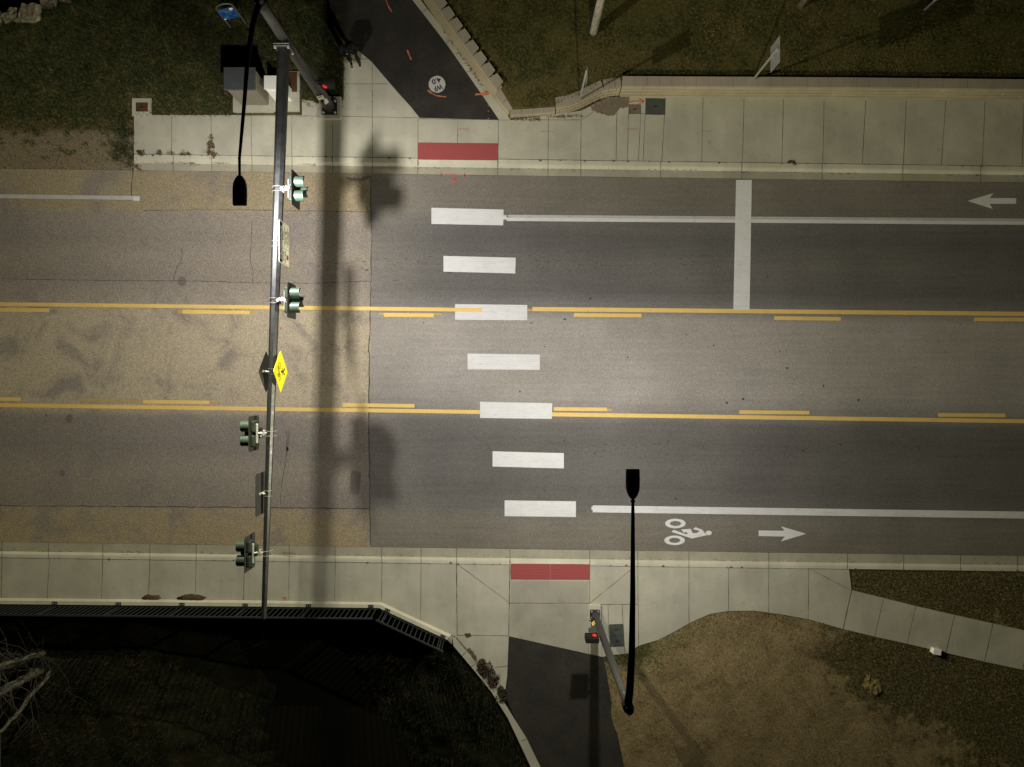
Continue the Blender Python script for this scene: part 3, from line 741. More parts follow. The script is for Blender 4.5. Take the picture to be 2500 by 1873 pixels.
# ------------------------------------------------------------------ grass blades (uncountable)
def pip(X, Y, poly):
    ins = np.zeros(len(X), bool); n = len(poly)
    for i in range(n):
        x0, y0 = poly[i][0], poly[i][1]; x1, y1 = poly[(i + 1) % n][0], poly[(i + 1) % n][1]
        c = ((y0 > Y) != (y1 > Y))
        with np.errstate(divide='ignore', invalid='ignore'):
            xi = (x1 - x0) * (Y - y0) / (y1 - y0 + 1e-12) + x0
        ins ^= c & (X < xi)
    return ins
def blades(name, XYZ, length, width, tints, lean=0.7, label=None, clump=None):
    n = len(XYZ); XYZ = np.asarray(XYZ)
    th = np.random.uniform(0, 2 * PI, n); L = length * np.random.uniform(0.5, 1.5, n); W = width * np.random.uniform(0.6, 1.4, n)
    ln = np.clip(np.random.normal(lean, 0.2, n), 0.05, 1.2)
    d = np.stack([np.cos(th) * np.sin(ln), np.sin(th) * np.sin(ln), np.cos(ln)], 1)
    s_ = np.stack([-np.sin(th), np.cos(th), np.zeros(n)], 1)
    a = XYZ - s_ * W[:, None] / 2; b = XYZ + s_ * W[:, None] / 2
    mid = XYZ + d * L[:, None] * 0.55
    d2 = d.copy(); d2[:, 2] *= 0.3; d2 /= np.linalg.norm(d2, axis=1)[:, None]
    tip = mid + d2 * L[:, None] * 0.5
    c1 = mid + s_ * W[:, None] * 0.4; c0 = mid - s_ * W[:, None] * 0.4
    V = np.stack([a, b, c1, c0, tip], 1).reshape(-1, 3)
    base = np.arange(n) * 5
    q = np.stack([base, base + 1, base + 2, base + 3], 1); t = np.stack([base + 3, base + 2, base + 4], 1)
    me = bpy.data.meshes.new(name)
    me.vertices.add(n * 5); me.vertices.foreach_set('co', V.ravel().astype(np.float32))
    loops = np.concatenate([q.ravel(), t.ravel()]); me.loops.add(len(loops)); me.loops.foreach_set('vertex_index', loops.astype(np.int32))
    ls = np.concatenate([np.arange(n) * 4, n * 4 + np.arange(n) * 3]); lt = np.concatenate([np.full(n, 4), np.full(n, 3)])
    me.polygons.add(2 * n); me.polygons.foreach_set('loop_start', ls.astype(np.int32)); me.polygons.foreach_set('loop_total', lt.astype(np.int32))
    me.update(calc_edges=True)
    tints = np.array(tints); ci = np.random.randint(0, len(tints), n)
    col = tints[ci] * np.random.uniform(0.6, 1.4, (n, 1))
    if clump is not None: col = col * clump[:, None] if clump.ndim == 1 else clump * np.random.uniform(0.6, 1.4, (n, 1))
    col = np.repeat(np.concatenate([col, np.ones((n, 1))], 1), 5, 0)
    at = me.color_attributes.new('tint', 'FLOAT_COLOR', 'POINT'); at.data.foreach_set('color', col.astype(np.float32).ravel())
    me.materials.append(M['blade']); me.validate()
    o = bpy.data.objects.new(name, me); C.objects.link(o); o['kind'] = 'stuff'
    if label: o['label'] = label; o['category'] = 'grass'
    return o
def nz(X, Y, f, seed=0.0):
    return np.array([noise.noise(Vector((x * f, y * f, seed))) for x, y in zip(X, Y)])
# lawn behind the retaining wall
n = 42000
X = np.random.uniform(-4.0, 19.6, n); Y = np.random.uniform(9.8, 15.2, n)
keep = pip(X, Y, [(p.x, p.y) for p in lawn_w]); X, Y = X[keep], Y[keep]
k = nz(X, Y, 0.7); k2 = nz(X, Y, 2.5, 3.0)
gr = np.array([0.05, 0.065, 0.014]); dry = np.array([0.135, 0.104, 0.038]); f = np.clip(0.33 + 1.7 * k + 0.7 * k2 + 0.35 * np.exp(-(Y - 11.3) / 1.0), 0, 1)[:, None]
blades('lawn_grass', np.stack([X, Y, np.full(len(X), LZ)], 1), 0.06, 0.012, [(1, 1, 1)], 0.8, 'short patchy green and straw lawn grass behind the block wall', gr * (1 - f) + dry * f)
# verge at the upper left
pave = [P2(poly_top, SZ), P2(poly_bot, SZ)]
n = 52000
X = np.random.uniform(-20, -5.6, n); Y = np.random.uniform(8.6, 15.3, n)
keep = ~pip(X, Y, [(p.x, p.y) for p in pave[0]]) & ~pip(X, Y, [(p.x, p.y) for p in P2([(770, -100), (792, 0), (820, 55)] + path_left + [(1218.6, 292.6)] + strip_l[::-1][1:], 0.14)])
keep &= ~((X > -10.5) & (X < -8.1) & (Y > 10.2) & (Y < 12.2)) & ~((X > -14.7) & (X < -13.8) & (Y > 10.3) & (Y < 11.1))
vv = Y + S * X
cl = np.array([noise.noise(Vector((a * 3.1, b * 3.1, 1.0))) for a, b in zip(X, Y)])
keep &= (vv > 9.9) | ((vv > 8.2) & (cl > 0.32 - 0.25 * np.clip((vv - 8.9), 0, 1)))
X, Y = X[keep], Y[keep]
ZZ = np.array([hgt(a, b) for a, b in zip(X, Y)])
k = nz(X, Y, 0.8, 9.0); k2 = nz(X, Y, 3.2, 2.0)
gr = np.array([0.021, 0.039, 0.008]); dry = np.array([0.052, 0.046, 0.022]); f = np.clip(0.02 + 0.7 * k2 + 0.35 * np.clip(-k, 0, 1), 0, 1)[:, None]
tall = (k > 0.25)
blades('verge_grass', np.stack([X, Y, ZZ], 1), 0.115, 0.013, [(1, 1, 1)], 0.75, 'dark green unmown grass beside the upper left sidewalk', gr * (1 - f) + dry * f)
# long tufts
n = 170
TX = np.random.uniform(-20, -8, n); TY = np.random.uniform(10.9, 15, n)
TX = np.concatenate([TX, np.random.normal(-14.85, 0.22, 34)]); TY = np.concatenate([TY, np.random.uniform(8.35, 10.6, 34)])
TX = np.concatenate([TX, np.random.uniform(-8.0, -6.6, 70)]); TY = np.concatenate([TY, np.random.uniform(10.9, 14.0, 70)])
pts = np.concatenate([np.stack([np.random.normal(a, 0.09, 26), np.random.normal(b, 0.09, 26)], 1) for a, b in zip(TX, TY)])
keep = ~pip(pts[:, 0], pts[:, 1], [(p.x, p.y) for p in pave[0]]) & ~((pts[:, 0] > -10.5) & (pts[:, 0] < -8.1) & (pts[:, 1] > 10.2) & (pts[:, 1] < 12.2)) & ~((pts[:, 0] > -14.8) & (pts[:, 0] < -13.7) & (pts[:, 1] > 10.2) & (pts[:, 1] < 11.2))
pts = pts[keep]
ZZ = np.array([hgt(a, b) for a, b in pts])
blades('tall_grass', np.concatenate([pts, ZZ[:, None]], 1), 0.24, 0.012, [(0.022, 0.036, 0.01), (0.03, 0.042, 0.012), (0.09, 0.08, 0.045), (0.015, 0.024, 0.007)], 0.8, 'longer ragged grass tufts on the upper left verge')
# right hand dirt: sparse stubble, green fringe on its edge
n = 80000
X = np.random.uniform(-2.3, 19.7, n); Y = np.random.uniform(-14.9, -6.9, n)
keep = ~pip(X, Y, [(p.x, p.y) for p in pave[1]]) & ~pip(X, Y, [(p.x, p.y) for p in P2([(1242, 1553), (1471, 1604), (1480, 1638), (1500, 1754), (1523.5, 1873), (1560, 2000), (1400, 2000), (1319.5, 1873), (1284.5, 1801), (1255, 1750), (1235, 1702), (1238, 1652)], 0.14)])
keep &= ((Y + S * X) < -7.05)
xbv = np.array([xb(b) for b in Y]); keep &= X > xbv + 0.55
px = CX + X * 63.5; py = CY - Y * 63.5
lim = np.interp(px, [1470, 1560, 1640, 1700, 1800, 1990, 2100, 2500], [1690, 1668, 1622, 1560, 1520, 1535, 1620, 1760])
fringe = np.clip((lim - py) / 40.0, 0, 1); far = np.clip((px + 0.6 * (1700 - py) - 2080) / 350, 0, 0.5) + 0.6 * ((py < 1500) & (px > 2060))
pt = np.array([noise.noise(Vector((a_ * 1.3, b_ * 1.3, 6.0))) for a_, b_ in zip(X, Y)])
keep &= np.random.rand(n) < (0.22 + 0.55 * pt + 0.88 * fringe + 0.6 * far)
X, Y, fringe, px, py = X[keep], Y[keep], fringe[keep], px[keep], py[keep]
ZZ = np.array([hgt(a, b) for a, b in zip(X, Y)])
green = np.clip(fringe * (px < 1720) + 0.25 * (np.random.rand(len(X)) < 0.3), 0, 1)[:, None]
blades('stubble_grass', np.stack([X, Y, ZZ], 1), 0.075, 0.012, [(1, 1, 1)], 0.9, 'sparse straw stubble with a green fringe on the lower right dirt', np.array([0.055, 0.085, 0.016]) * green + (np.array([0.14, 0.108, 0.05]) * (0.55 + 0.9 * np.random.rand(len(X), 1))) * (1 - green))
# creek banks
n = 42000
X = np.random.uniform(-21, 0.9, n); Y = np.random.uniform(-16.3, -8.7, n)
xbv = np.array([xb(b) for b in Y]); keep = X < xbv - 0.12
X, Y = X[keep], Y[keep]
ZZ = np.array([hgt(a, b) for a, b in zip(X, Y)])
k = nz(X, Y, 0.9, 4.0); keep = (ZZ > -2.7) & (k > -0.35); X, Y, ZZ, k = X[keep], Y[keep], ZZ[keep], k[keep]
f = np.clip(0.4 + 0.9 * nz(X, Y, 1.1, 8.0) - 0.35 * (X > -5), 0, 1)[:, None]
blades('bank_grass', np.stack([X, Y, ZZ], 1), 0.17, 0.014, [(1, 1, 1)], 0.85, 'rough grass and dead stalks on the creek banks', np.array([0.012, 0.018, 0.005]) * (1 - f) + np.array([0.055, 0.042, 0.021]) * f)
# straw and leaf litter along the kerb and joints
pts = []
for (a, b, c_, d_, nn, sp) in [(327, 386, 480, 397, 420, 3.2), (520, 397, 560, 398, 60, 1.2), (327, 405, 345, 416, 60, 3), (515, 330, 518, 362, 150, 2.2), (505, 372, 530, 378, 150, 3), (340, 372, 352, 376, 60, 3), (386, 373, 394, 376, 40, 2.2), (410, 373, 425, 376, 50, 2.2), (445, 374, 468, 377, 60, 2.5),
                      (730, 398, 770, 402, 60, 1.5), (1255, 290, 1320, 291, 120, 2), (1335, 286, 1420, 284, 100, 1.6), (1080, 70, 1190, 226, 200, 2.2), (1145, 1584, 1162, 1610, 120, 2.5), (1560, 412, 1700, 416, 30, 1.0), (280, 1346, 350, 1350, 30, 1.6), (690, 1350, 720, 1352, 40, 2),
                      (834, 110, 836, 240, 260, 4), (770, 244, 832, 262, 120, 3), (375, 281, 590, 281, 90, 2), (740, 243, 760, 262, 40, 3)]:
    for _ in range(nn):
        t_ = random.random(); pts.append(P(a + (c_ - a) * t_ + random.gauss(0, sp), b + (d_ - b) * t_ + random.gauss(0, sp), 0.165 if not (380 < b < 430) else 0.05))
blades('leaf_litter', np.array([tuple(p) for p in pts]), 0.06, 0.016, [(0.13, 0.085, 0.04), (0.09, 0.055, 0.025), (0.2, 0.15, 0.075), (0.07, 0.06, 0.03)], 1.25, 'brown straw and leaf litter lying along kerb and joints')

# ------------------------------------------------------------------ retaining walls
def offset_poly(pts, d):
    out = []
    for i, p in enumerate(pts):
        a = pts[max(i - 1, 0)]; b = pts[min(i + 1, len(pts) - 1)]
        t = (b - a).normalized(); nrm = Vector((-t.y, t.x, 0)); out.append(p + nrm * d)
    return out
def resample(pts, step):
    out = [pts[0]]; acc = 0
    segs = [(a, b) for a, b in zip(pts, pts[1:])]
    L = sum((b - a).length for a, b in segs); n = max(1, round(L / step)); tgt = [L * i / n for i in range(n + 1)]
    res = []; s0 = 0
    for a, b in segs:
        l = (b - a).length
        for t in tgt:
            if s0 - 1e-6 <= t < s0 + l - 1e-6: res.append(a + (b - a) * ((t - s0) / l))
        s0 += l
    res.append(pts[-1]); return res
def block_wall(label, base, z0, courses, ch, setback, cap_d, cap_step, side, jag=0.0, zfun=None, cap_z=0.09, blk=1.6):
    """base: front line on the ground (left to right seen from the road); side: +1/-1 towards the earth"""
    root = thing('retaining_wall', label, 'wall', base[0])
    for c_ in range(courses):
        ln = [p + Vector((0, 0, 0)) for p in offset_poly(base, side * setback * c_)]
        rs = resample(ln, blk); mb = MB(); st = 0.5 if c_ % 2 else 0.0
        cs = resample(ln, blk / 2)
        idx = list(range(0, len(cs) - 1, 2)) if not st else [0] + list(range(1, len(cs) - 1, 2))
        for q, i in enumerate(idx):
            e = idx[q + 1] if q + 1 < len(idx) else len(cs) - 1
            a, b = cs[i], cs[e]; t = (b - a); L = t.length
            if L < 0.05: continue
            t.normalize(); nrm = Vector((-t.y, t.x, 0)) * side
            mid = (a + b) / 2 + nrm * (0.15 + random.uniform(-.006, .006)); ang = math.atan2(t.y, t.x)
            mb.box((mid.x, mid.y, z0 + ch * (c_ + 0.5)), (L - 0.002, 0.3, ch - 0.004), Matrix.Rotation(ang, 3, 'Z'), 0.018)
        sub('block_course', mb, M['block2'], root)
    zc = z0 + ch * courses
    ln = offset_poly(base, side * (setback * courses + 0.0))
    cs = resample(ln, cap_step); mb = MB()
    for a, b in zip(cs, cs[1:]):
        t = (b - a).normalized(); nrm = Vector((-t.y, t.x, 0)) * side; g_ = 0.004
        if jag: bk0, bk1 = a + nrm * cap_d + t * jag * 0.4, b + nrm * cap_d - t * jag
        else: bk0, bk1 = a + nrm * cap_d + t * g_, b + nrm * cap_d - t * g_
        dz = random.uniform(0, 0.006)
        poly = [a + t * g_, b - t * g_, bk1, bk0]
        mb.slab(poly, zc, zc + cap_z + dz)
    sub('cap_course', mb, M['block'], root)
    return root
w4 = [P(a, b, SZ) for a, b in wall_base4[1:]]; w4[0] = P(1513, 236, SZ)
block_wall('long straight tan block retaining wall between right sidewalk and lawn', w4, 0.0, 4, 0.185, 0.03, 0.36, 0.46, 1)
w3 = [P(a, b, SZ) for a, b in [(1357, 280), (1385, 276), (1418, 264), (1445, 250), (1470, 238), (1498, 234), (1512, 233)]]
block_wall('curved block wall section stepping up to the long straight wall', w3, 0.0, 3, 0.19, 0.03, 0.36, 0.22, 1, blk=0.3)
w2 = [P(a, b, SZ) for a, b in [(1246, 288), (1300, 285), (1355, 280)]]
block_wall('short low block wall section beside the corner of the path', w2, 0.0, 2, 0.16, 0.015, 0.36, 0.45, 1)
w1 = [P(a, b, SZ) for a, b in [(940, -135), (1033, 0), (1094.6, 90.7), (1150.6, 168), (1205, 243)]]
block_wall('diagonal block wall with gapped wedge shaped caps beside the path', w1, 0.0, 4, 0.185, 0.045, 0.36, 0.50, 1, 0.1)
w1b = [P(a, b, SZ) for a, b in [(1205, 243), (1222, 264), (1238, 284)]]
block_wall('lower end piece of the diagonal block wall with two caps at its corner', w1b, 0.0, 2, 0.185, 0.045, 0.36, 0.42, 1, 0.02)

# ------------------------------------------------------------------ mast arm signal pole
LAMPC = P(585, 466, 8.4)
base = P(806, 264, 0.2)
pole = thing('signal_pole', 'tall dark grey mast arm pole with lamp, its arm reaching over the road', 'signal pole', (base.x, base.y, SZ))
bx, by = base.x, base.y
mb = MB(); mb.box((bx, by, SZ + 0.03), (0.86, 0.86, 0.14), None, 0.02); sub('footing', mb, M['conc'], pole)
mb = MB(); mb.box((bx, by, SZ + 0.13), (0.58, 0.58, 0.06), None, 0.012); sub('base_plate', mb, M['pole'], pole)
for a in (-1, 1):
    for b in (-1, 1):
        mb = MB(); c = (bx + a * 0.22, by + b * 0.22)
        mb.tube([(c[0], c[1], SZ + 0.16), (c[0], c[1], SZ + 0.2)], 0.05, 6, smooth=False); mb.tube([(c[0], c[1], SZ + 0.2), (c[0], c[1], SZ + 0.27)], 0.03, 10)
        sub('anchor_bolt', mb, M['bolt'], pole)
zt = 7.75
mb = MB(); mb.tube([(bx, by, SZ + 0.16), (bx, by, 4.0), (bx, by, zt)], [0.215, 0.185, 0.15], 12, smooth=False, phase=PI / 12); mb.tube([(bx, by, zt), (bx, by, zt + 0.04), (bx, by, zt + 0.07)], [0.165, 0.165, 0.06], 16)
sub('pole_shaft', mb, M['pole'], pole)
A0 = Vector((-7.06, 10.25, 5.5)); A1 = Vector((-7.45, -7.05, 5.82))
A0p = Vector((bx, by, 5.5))
mb = MB()
for i in range(1): pass
mb.box((bx - 0.02, by - 0.24, 5.5), (0.5, 0.06, 0.5), None, 0.008); mb.box((bx - 0.02, by - 0.31, 5.5), (0.5, 0.05, 0.5), None, 0.008)
mb.box((bx, by - 0.12, 5.5), (0.3, 0.22, 0.42))
sub('arm_flange', mb, M['pole'], pole)
for a in (-1, 1):
    for b in (-1, 1):
        mb = MB(); mb.tube([(bx - 0.02 + a * 0.2, by - 0.2, 5.5 + b * 0.2), (bx - 0.02 + a * 0.2, by - 0.38, 5.5 + b * 0.2)], 0.035, 8); sub('flange_bolt', mb, M['bolt'], pole)
arm_s = Vector((bx - 0.02, by - 0.33, 5.5))
def arm_pt(t):  # gentle rise along the arm
    p = arm_s.lerp(A1, t); p.z = 5.5 + 0.42 * t - 0.1 * t * t; return p
mb = MB(); mb.tube([arm_pt(i / 16) for i in range(17)], [0.19 - 0.115 * i / 16 for i in range(17)], 8, smooth=False, phase=PI / 8)
sub('mast_arm', mb, M['pole'], pole)
def arm_at(y):
    t = (arm_s.y - y) / (arm_s.y - A1.y); return arm_pt(t), 0.19 - 0.115 * t
mb = MB(); mb.box((bx + 0.12, by - 0.17, 1.25), (0.16, 0.03, 0.34), Matrix.Rotation(math.radians(35), 3, 'Z'), 0.008); sub('handhole_cover', mb, simple('grey_handhole_cover', (0.5, 0.5, 0.42), 0.5), pole)
mb = MB(); mb.box((bx - 0.1, by - 0.18, 5.0), (0.1, 0.02, 0.05)); sub('tag_plate', mb, M['steel'], pole)

def luminaire(par, c, tail, label=None):
    """c: centre of the head, tail: direction (unit) from head towards its arm"""
    u = Vector((tail[0], tail[1], 0)).normalized(); w_ = Vector((-u.y, u.x, 0))
    out = [(-0.385, 0.16), (-0.36, 0.178), (-0.1, 0.182), (0.1, 0.18), (0.2, 0.165), (0.3, 0.125), (0.36, 0.085), (0.40, 0.05)]
    L = [c + u * a + w_ * b for a, b in out]; R = [c + u * a - w_ * b for a, b in out][::-1]
    mb = MB(); pts = L + R
    lo = [Vector((p.x, p.y, c.z - 0.05)) for p in pts]; md = [Vector((p.x, p.y, c.z + 0.02)) for p in pts]
    hi = [Vector((c.x + (p.x - c.x) * 0.82, c.y + (p.y - c.y) * 0.9, c.z + 0.075)) for p in pts]; n = len(pts)
    for a, b in ((lo, md), (md, hi)): mb.add(a + b, [(i, i + n, (i + 1) % n + n, (i + 1) % n)[::-1] for i in range(n)])
    mb.ngon(hi); mb.add(lo, [tuple(range(n))])
    for k in range(-2, 3):
        mb.box(c + w_ * 0.05 * k + Vector((0, 0, 0.083)), (0.36 if abs(u.x) > 0.5 else 0.012, 0.012 if abs(u.x) > 0.5 else 0.36, 0.02))
    lum = sub('luminaire', mb, M['bronze'], par)
    mb = MB(); q = c - u * 0.08
    mb.box((q.x, q.y, c.z - 0.056), (0.27, 0.46, 0.012), None, 0.003)
    lens = sub('lens', mb, M['lamp_lens'], lum)
    lens.location = (0, 0, 0)
    me = lens.data
    for v in me.vertices: pass
    return lum
M['lamp_lens'] = emis('lit_lamp_lens', (1.0, 0.95, 0.86), 6.0)
# the sub-part frames: luminaire meshes live in their pole's frame, so lens must too
_build = MB.build
def luminaire_at(par, c, tail):
    lum = luminaire(par, c, tail)
    return lum
luminaire_at(pole, LAMPC, (0, 1))
mb = MB()
hy = LAMPC.y + 0.36
pts = [Vector((bx, by, 7.5)), Vector((bx - 0.01, by - 0.3, 7.72)), Vector((bx - 0.03, by - 0.9, 8.02)), Vector((bx - 0.06, by - 2.0, 8.3)), Vector((bx - 0.1, by - 3.2, 8.42)), Vector((LAMPC.x, hy + 0.5, 8.41)), Vector((LAMPC.x, hy - 0.05, 8.4))]
mb.tube(pts, [0.085, 0.08, 0.072, 0.06, 0.05, 0.038, 0.032], 10); mb.tube([Vector((bx, by, 7.38)), Vector((bx, by, 7.62))], 0.19, 14)
sub('lamp_arm', mb, M['bronze'], pole)

# second pole
LAMP2 = P(1545, 1181, 8.4)
base2 = P(1452, 1499, 0.22)
p2 = thing('street_lamp', 'dark grey street lamp pole on the lower sidewalk with long straight arm', 'street lamp', (base2.x, base2.y, SZ))
bx2, by2 = base2.x, base2.y
mb = MB(); mb.box((bx2 + 0.01, by2 + 0.05, SZ + 0.03), (0.46, 0.6, 0.12), None, 0.02); sub('footing', mb, M['kerb'], p2)
mb = MB(); mb.box((bx2, by2, SZ + 0.115), (0.38, 0.36, 0.045), None, 0.03); sub('base_plate', mb, M['pole'], p2)
for a in (-1, 1):
    for b in (-1, 1):
        mb = MB(); c = (bx2 + a * 0.125, by2 + b * 0.12)
        mb.tube([(c[0], c[1], SZ + 0.13), (c[0], c[1], SZ + 0.19)], 0.034, 6, smooth=False); sub('anchor_bolt', mb, M['bolt'], p2)
mb = MB(); mb.tube([(bx2, by2, SZ + 0.135), (bx2, by2, 4), (bx2, by2, 8.0)], [0.135, 0.12, 0.098], 12, smooth=False, phase=PI / 12); mb.tube([(bx2, by2, 8.0), (bx2, by2, 8.05), (bx2, by2, 8.08)], [0.115, 0.115, 0.05], 14)
sub('pole_shaft', mb, M['pole'], p2)
mb = MB(); e = LAMP2.y - 0.38
mb.tube([(bx2, by2, 7.75), (bx2 + 0.01, by2 + 0.5, 8.0), (LAMP2.x, by2 + 1.6, 8.25), (LAMP2.x, by2 + 3.2, 8.38), (LAMP2.x, e - 0.5, 8.41), (LAMP2.x, e + 0.05, 8.4)], [0.115, 0.105, 0.09, 0.072, 0.05, 0.036], 12)
mb.tube([(bx2, by2, 7.62), (bx2, by2, 7.9)], 0.15, 14); mb.box((LAMP2.x, e - 0.08, 8.4), (0.11, 0.05, 0.08))
sub('lamp_arm', mb, M['bronze'], p2)
luminaire_at(p2, LAMP2, (0, -1))
mb = MB(); mb.box((bx2 - 0.02, by2 - 0.02, 7.2), (0.02, 0.3, 0.05)); sub('tag_plate', mb, M['steel'], p2)

# ------------------------------------------------------------------ beacon signal heads (local frame: faces +X)
def signal_head():
    root = thing('traffic_signal', '', 'traffic signal', (0, 0, 0), 0, 'beacon signal heads hanging on the mast arm')
    lens = [(-0.215, 0.14), (0.215, 0.14), (0.0, -0.235)]
    bp = MB(); yy, zz = 0.53, 0.425
    bm = bmesh.new(); bmesh.ops.create_cube(bm, size=1)
    for v in bm.verts: v.co = Vector((v.co.x * 0.012, v.co.y * 2 * yy, v.co.z * 2 * zz))
    ed = [e for e in bm.edges if abs(e.verts[0].co.x - e.verts[1].co.x) > 0.005]
    bmesh.ops.bevel(bm, geom=ed, offset=0.04, segments=3, affect='EDGES')
    bp.frombm(bm); bp.build('backplate', M['backplate'], root, False)
    hs = MB()
    for y, z in lens: hs.box((-0.066, y, z), (0.12, 0.36, 0.36), None, 0.045, 0, 2)
    hs.box((-0.05, 0, 0.0), (0.08, 0.3, 0.16)); hs.build('housing', M['dgreen'], root, False)
    for i, (y, z) in enumerate(lens):
        vs_ = MB(); n = 28; r = 0.162; a0, a1 = math.radians(-64), math.radians(244); L0 = 0.31
        def shell(r_, mi, flip):
            v = []
            for k in range(n + 1):
                a = a0 + (a1 - a0) * k / n
                tt = (math.sin(a) + 0.9) / 1.9; lx = L0 if tt > 0.25 else L0 - 0.05
                v.append((0.005, y + r_ * math.cos(a), z + r_ * math.sin(a))); v.append((lx, y + r_ * math.cos(a), z + r_ * math.sin(a)))
            f = [(2 * k, 2 * k + 1, 2 * k + 3, 2 * k + 2) if flip else (2 * k + 2, 2 * k + 3, 2 * k + 1, 2 * k) for k in range(n)]
            vs_.add(v, f, mi, True)
        shell(r, 0, False); shell(r - 0.006, 1, True)
        vs_.build('visor', [M['green'], M['black']], root, False)
        ln = MB(); ln.tube([(0.006, y, z), (0.02, y, z), (0.03, y, z)], [0.148, 0.14, 0.07], 24); ln.build('lens', M['lens_r'] if i < 2 else M['lens_y'], root, False)
    br = MB()
    br.box((-0.15, 0, 0.14), (0.06, 0.6, 0.075), None, 0.022, 0, 2)
    br.tube([(-0.15, 0, 0.13), (-0.5, 0, 0.03)], 0.038, 10); br.tube([(-0.15, 0.08, 0.04), (-0.36, 0.03, 0.08)], 0.03, 10); br.box((-0.25, 0.03, 0.1), (0.05, 0.16, 0.05), None, 0.01)
    br.build('bracket', M['alu'], root, False)
    cl = MB()
    for dy in (-0.07, 0.07):
        cl.tube([(-0.5 + 0.185 * math.cos(a), dy, 0.03 - 0.0 + 0.185 * math.sin(a)) for a in [2 * PI * k / 20 for k in range(21)]], 0.005, 6)
    cl.box((-0.335, 0, 0.06), (0.05, 0.2, 0.12), None, 0.015); cl.tube([(-0.36 + 0.0, 0.0, 0.12), (-0.36, 0.0, 0.2)], 0.05, 14)
    cl.build('clamp', M['alu'], root, False)
    return root
head = signal_head()
spots = [(5.88, 0, 'first traffic signal along the mast arm from its pole, visors facing right'), (2.5, 0, 'traffic signal facing right between the crosswalk sign and the yellow diamond sign'),
         (-1.5, PI, 'traffic signal facing left just below the lower yellow line, back to the camera'), (-5.08, PI, 'traffic signal facing left nearest the tip of the mast arm, over the lower kerb')]
for i, (y, rz_, lab) in enumerate(spots):
    a, r = arm_at(y); sgn = 1 if rz_ == 0 else -1
    loc = (a.x + sgn * 0.5, y, a.z - 0.03)
    if i == 0: head.location = loc; head['label'] = lab
    else: dup(head, loc, rz_, lab)

# ------------------------------------------------------------------ signs on the arm
def sign_frame(face):  # local (u right, v up, n out) -> world axes for a reader looking at the face
    n = Vector((face, 0, 0)); up = Vector((0, 0, 1)); right = up.cross(n)
    return Matrix(((right.x, up.x, n.x, 0), (right.y, up.y, n.y, 0), (right.z, up.z, n.z, 0), (0, 0, 0, 1)))
def sign_clamp(root, loc, a, r, face):
    mb = MB()
    for dy in (-0.08, 0.08):
        mb.tube([(a.x + (r + 0.008) * math.cos(t), loc.y + dy, a.z + (r + 0.008) * math.sin(t)) for t in [2 * PI * k / 20 for k in range(21)]], 0.0045, 6)
    mb.tube([(a.x + face * (r + 0.02), loc.y, a.z + 0.02), (loc.x - face * 0.01, loc.y, a.z + 0.02)], 0.032, 10)
    mb.tube([(a.x + face * r * 0.6, loc.y - 0.01, a.z + r * 0.6), (a.x + face * (r + 0.03), loc.y - 0.01, a.z + r * 0.8)], 0.025, 8)
    mb.box((loc.x - face * 0.02, loc.y, a.z), (0.025, 0.06, 0.42), None, 0.006)
    sub('clamp', mb, M['alu'], root)
def plate(mb, pts, th, mi=0):  # extrude outline in (u, v) by th along n
    n = len(pts); a = [Vector((p[0], p[1], -th)) for p in pts]; b = [Vector((p[0], p[1], 0)) for p in pts]
    mb.add(b, [tuple(range(n))], mi); mb.add(a, [tuple(range(n))[::-1]], 1)
    mb.add(a + b, [(i, (i + 1) % n, (i + 1) % n + n, i + n) for i in range(n)], 1)
def rrect(w, h, r, n=4):
    pts = []
    for cx, cy, a0 in ((w / 2 - r, h / 2 - r, 0), (-w / 2 + r, h / 2 - r, PI / 2), (-w / 2 + r, -h / 2 + r, PI), (w / 2 - r, -h / 2 + r, 1.5 * PI)):
        for k in range(n + 1): pts.append((cx + r * math.cos(a0 + PI / 2 * k / n), cy + r * math.sin(a0 + PI / 2 * k / n)))
    return pts
def sign_thing(name, label, face, y, off, dz=0.0):
    a, r = arm_at(y); loc = Vector((a.x + face * (r + off), y, a.z + dz))
    root = thing(name, label, 'sign', loc); sign_clamp(root, loc, a, r, face)
    return root, Matrix.Translation(loc) @ sign_frame(face)
# crosswalk sign
root, fm = sign_thing('crosswalk_sign', 'white sign headed CROSSWALK with stop instructions, on the arm facing right', 1, 4.22, 0.1, 0.06)
W_, H_ = 1.26, 0.9
mb = MB(); plate(mb, rrect(W_, H_, 0.05), 0.008); mb.xf(fm); sub('sign_panel', mb, [M['signw'], M['signrim']], root)
ink = MB()
def rect(mb, u0, v0, u1, v1, n=0.004): mb.add([(u0, v0, n), (u1, v0, n), (u1, v1, n), (u0, v1, n)], [(0, 1, 2, 3)])
band = H_ * 0.27
rect(ink, -W_ / 2 + 0.03, H_ / 2 - 0.03 - band, W_ / 2 - 0.03, H_ / 2 - 0.03)
rect(ink, -W_ / 2 + 0.03, -H_ / 2 + 0.03, -W_ / 2 + 0.04, H_ / 2 - 0.03 - band); rect(ink, W_ / 2 - 0.04, -H_ / 2 + 0.03, W_ / 2 - 0.03, H_ / 2 - 0.03 - band); rect(ink, -W_ / 2 + 0.04, -H_ / 2 + 0.03, W_ / 2 - 0.04, -H_ / 2 + 0.04)
ud = -W_ / 2 + W_ * 0.385
rect(ink, ud - 0.006, -H_ / 2 + 0.04, ud + 0.006, H_ / 2 - 0.03 - band)
def put(mb, txt, w, h, u, v, b=0.01):
    t = fit_text(txt, w, h, b); t.xf(Matrix.Translation((u, v, 0.006))); mb.add(t.v, t.f)
lm = (-W_ / 2 + ud) / 2 + 0.01; rm = (ud + W_ / 2) / 2 - 0.01
put(ink, 'STOP', 0.3, 0.12, lm, 0.08); put(ink, 'ON RED', 0.36, 0.095, lm, -0.09)
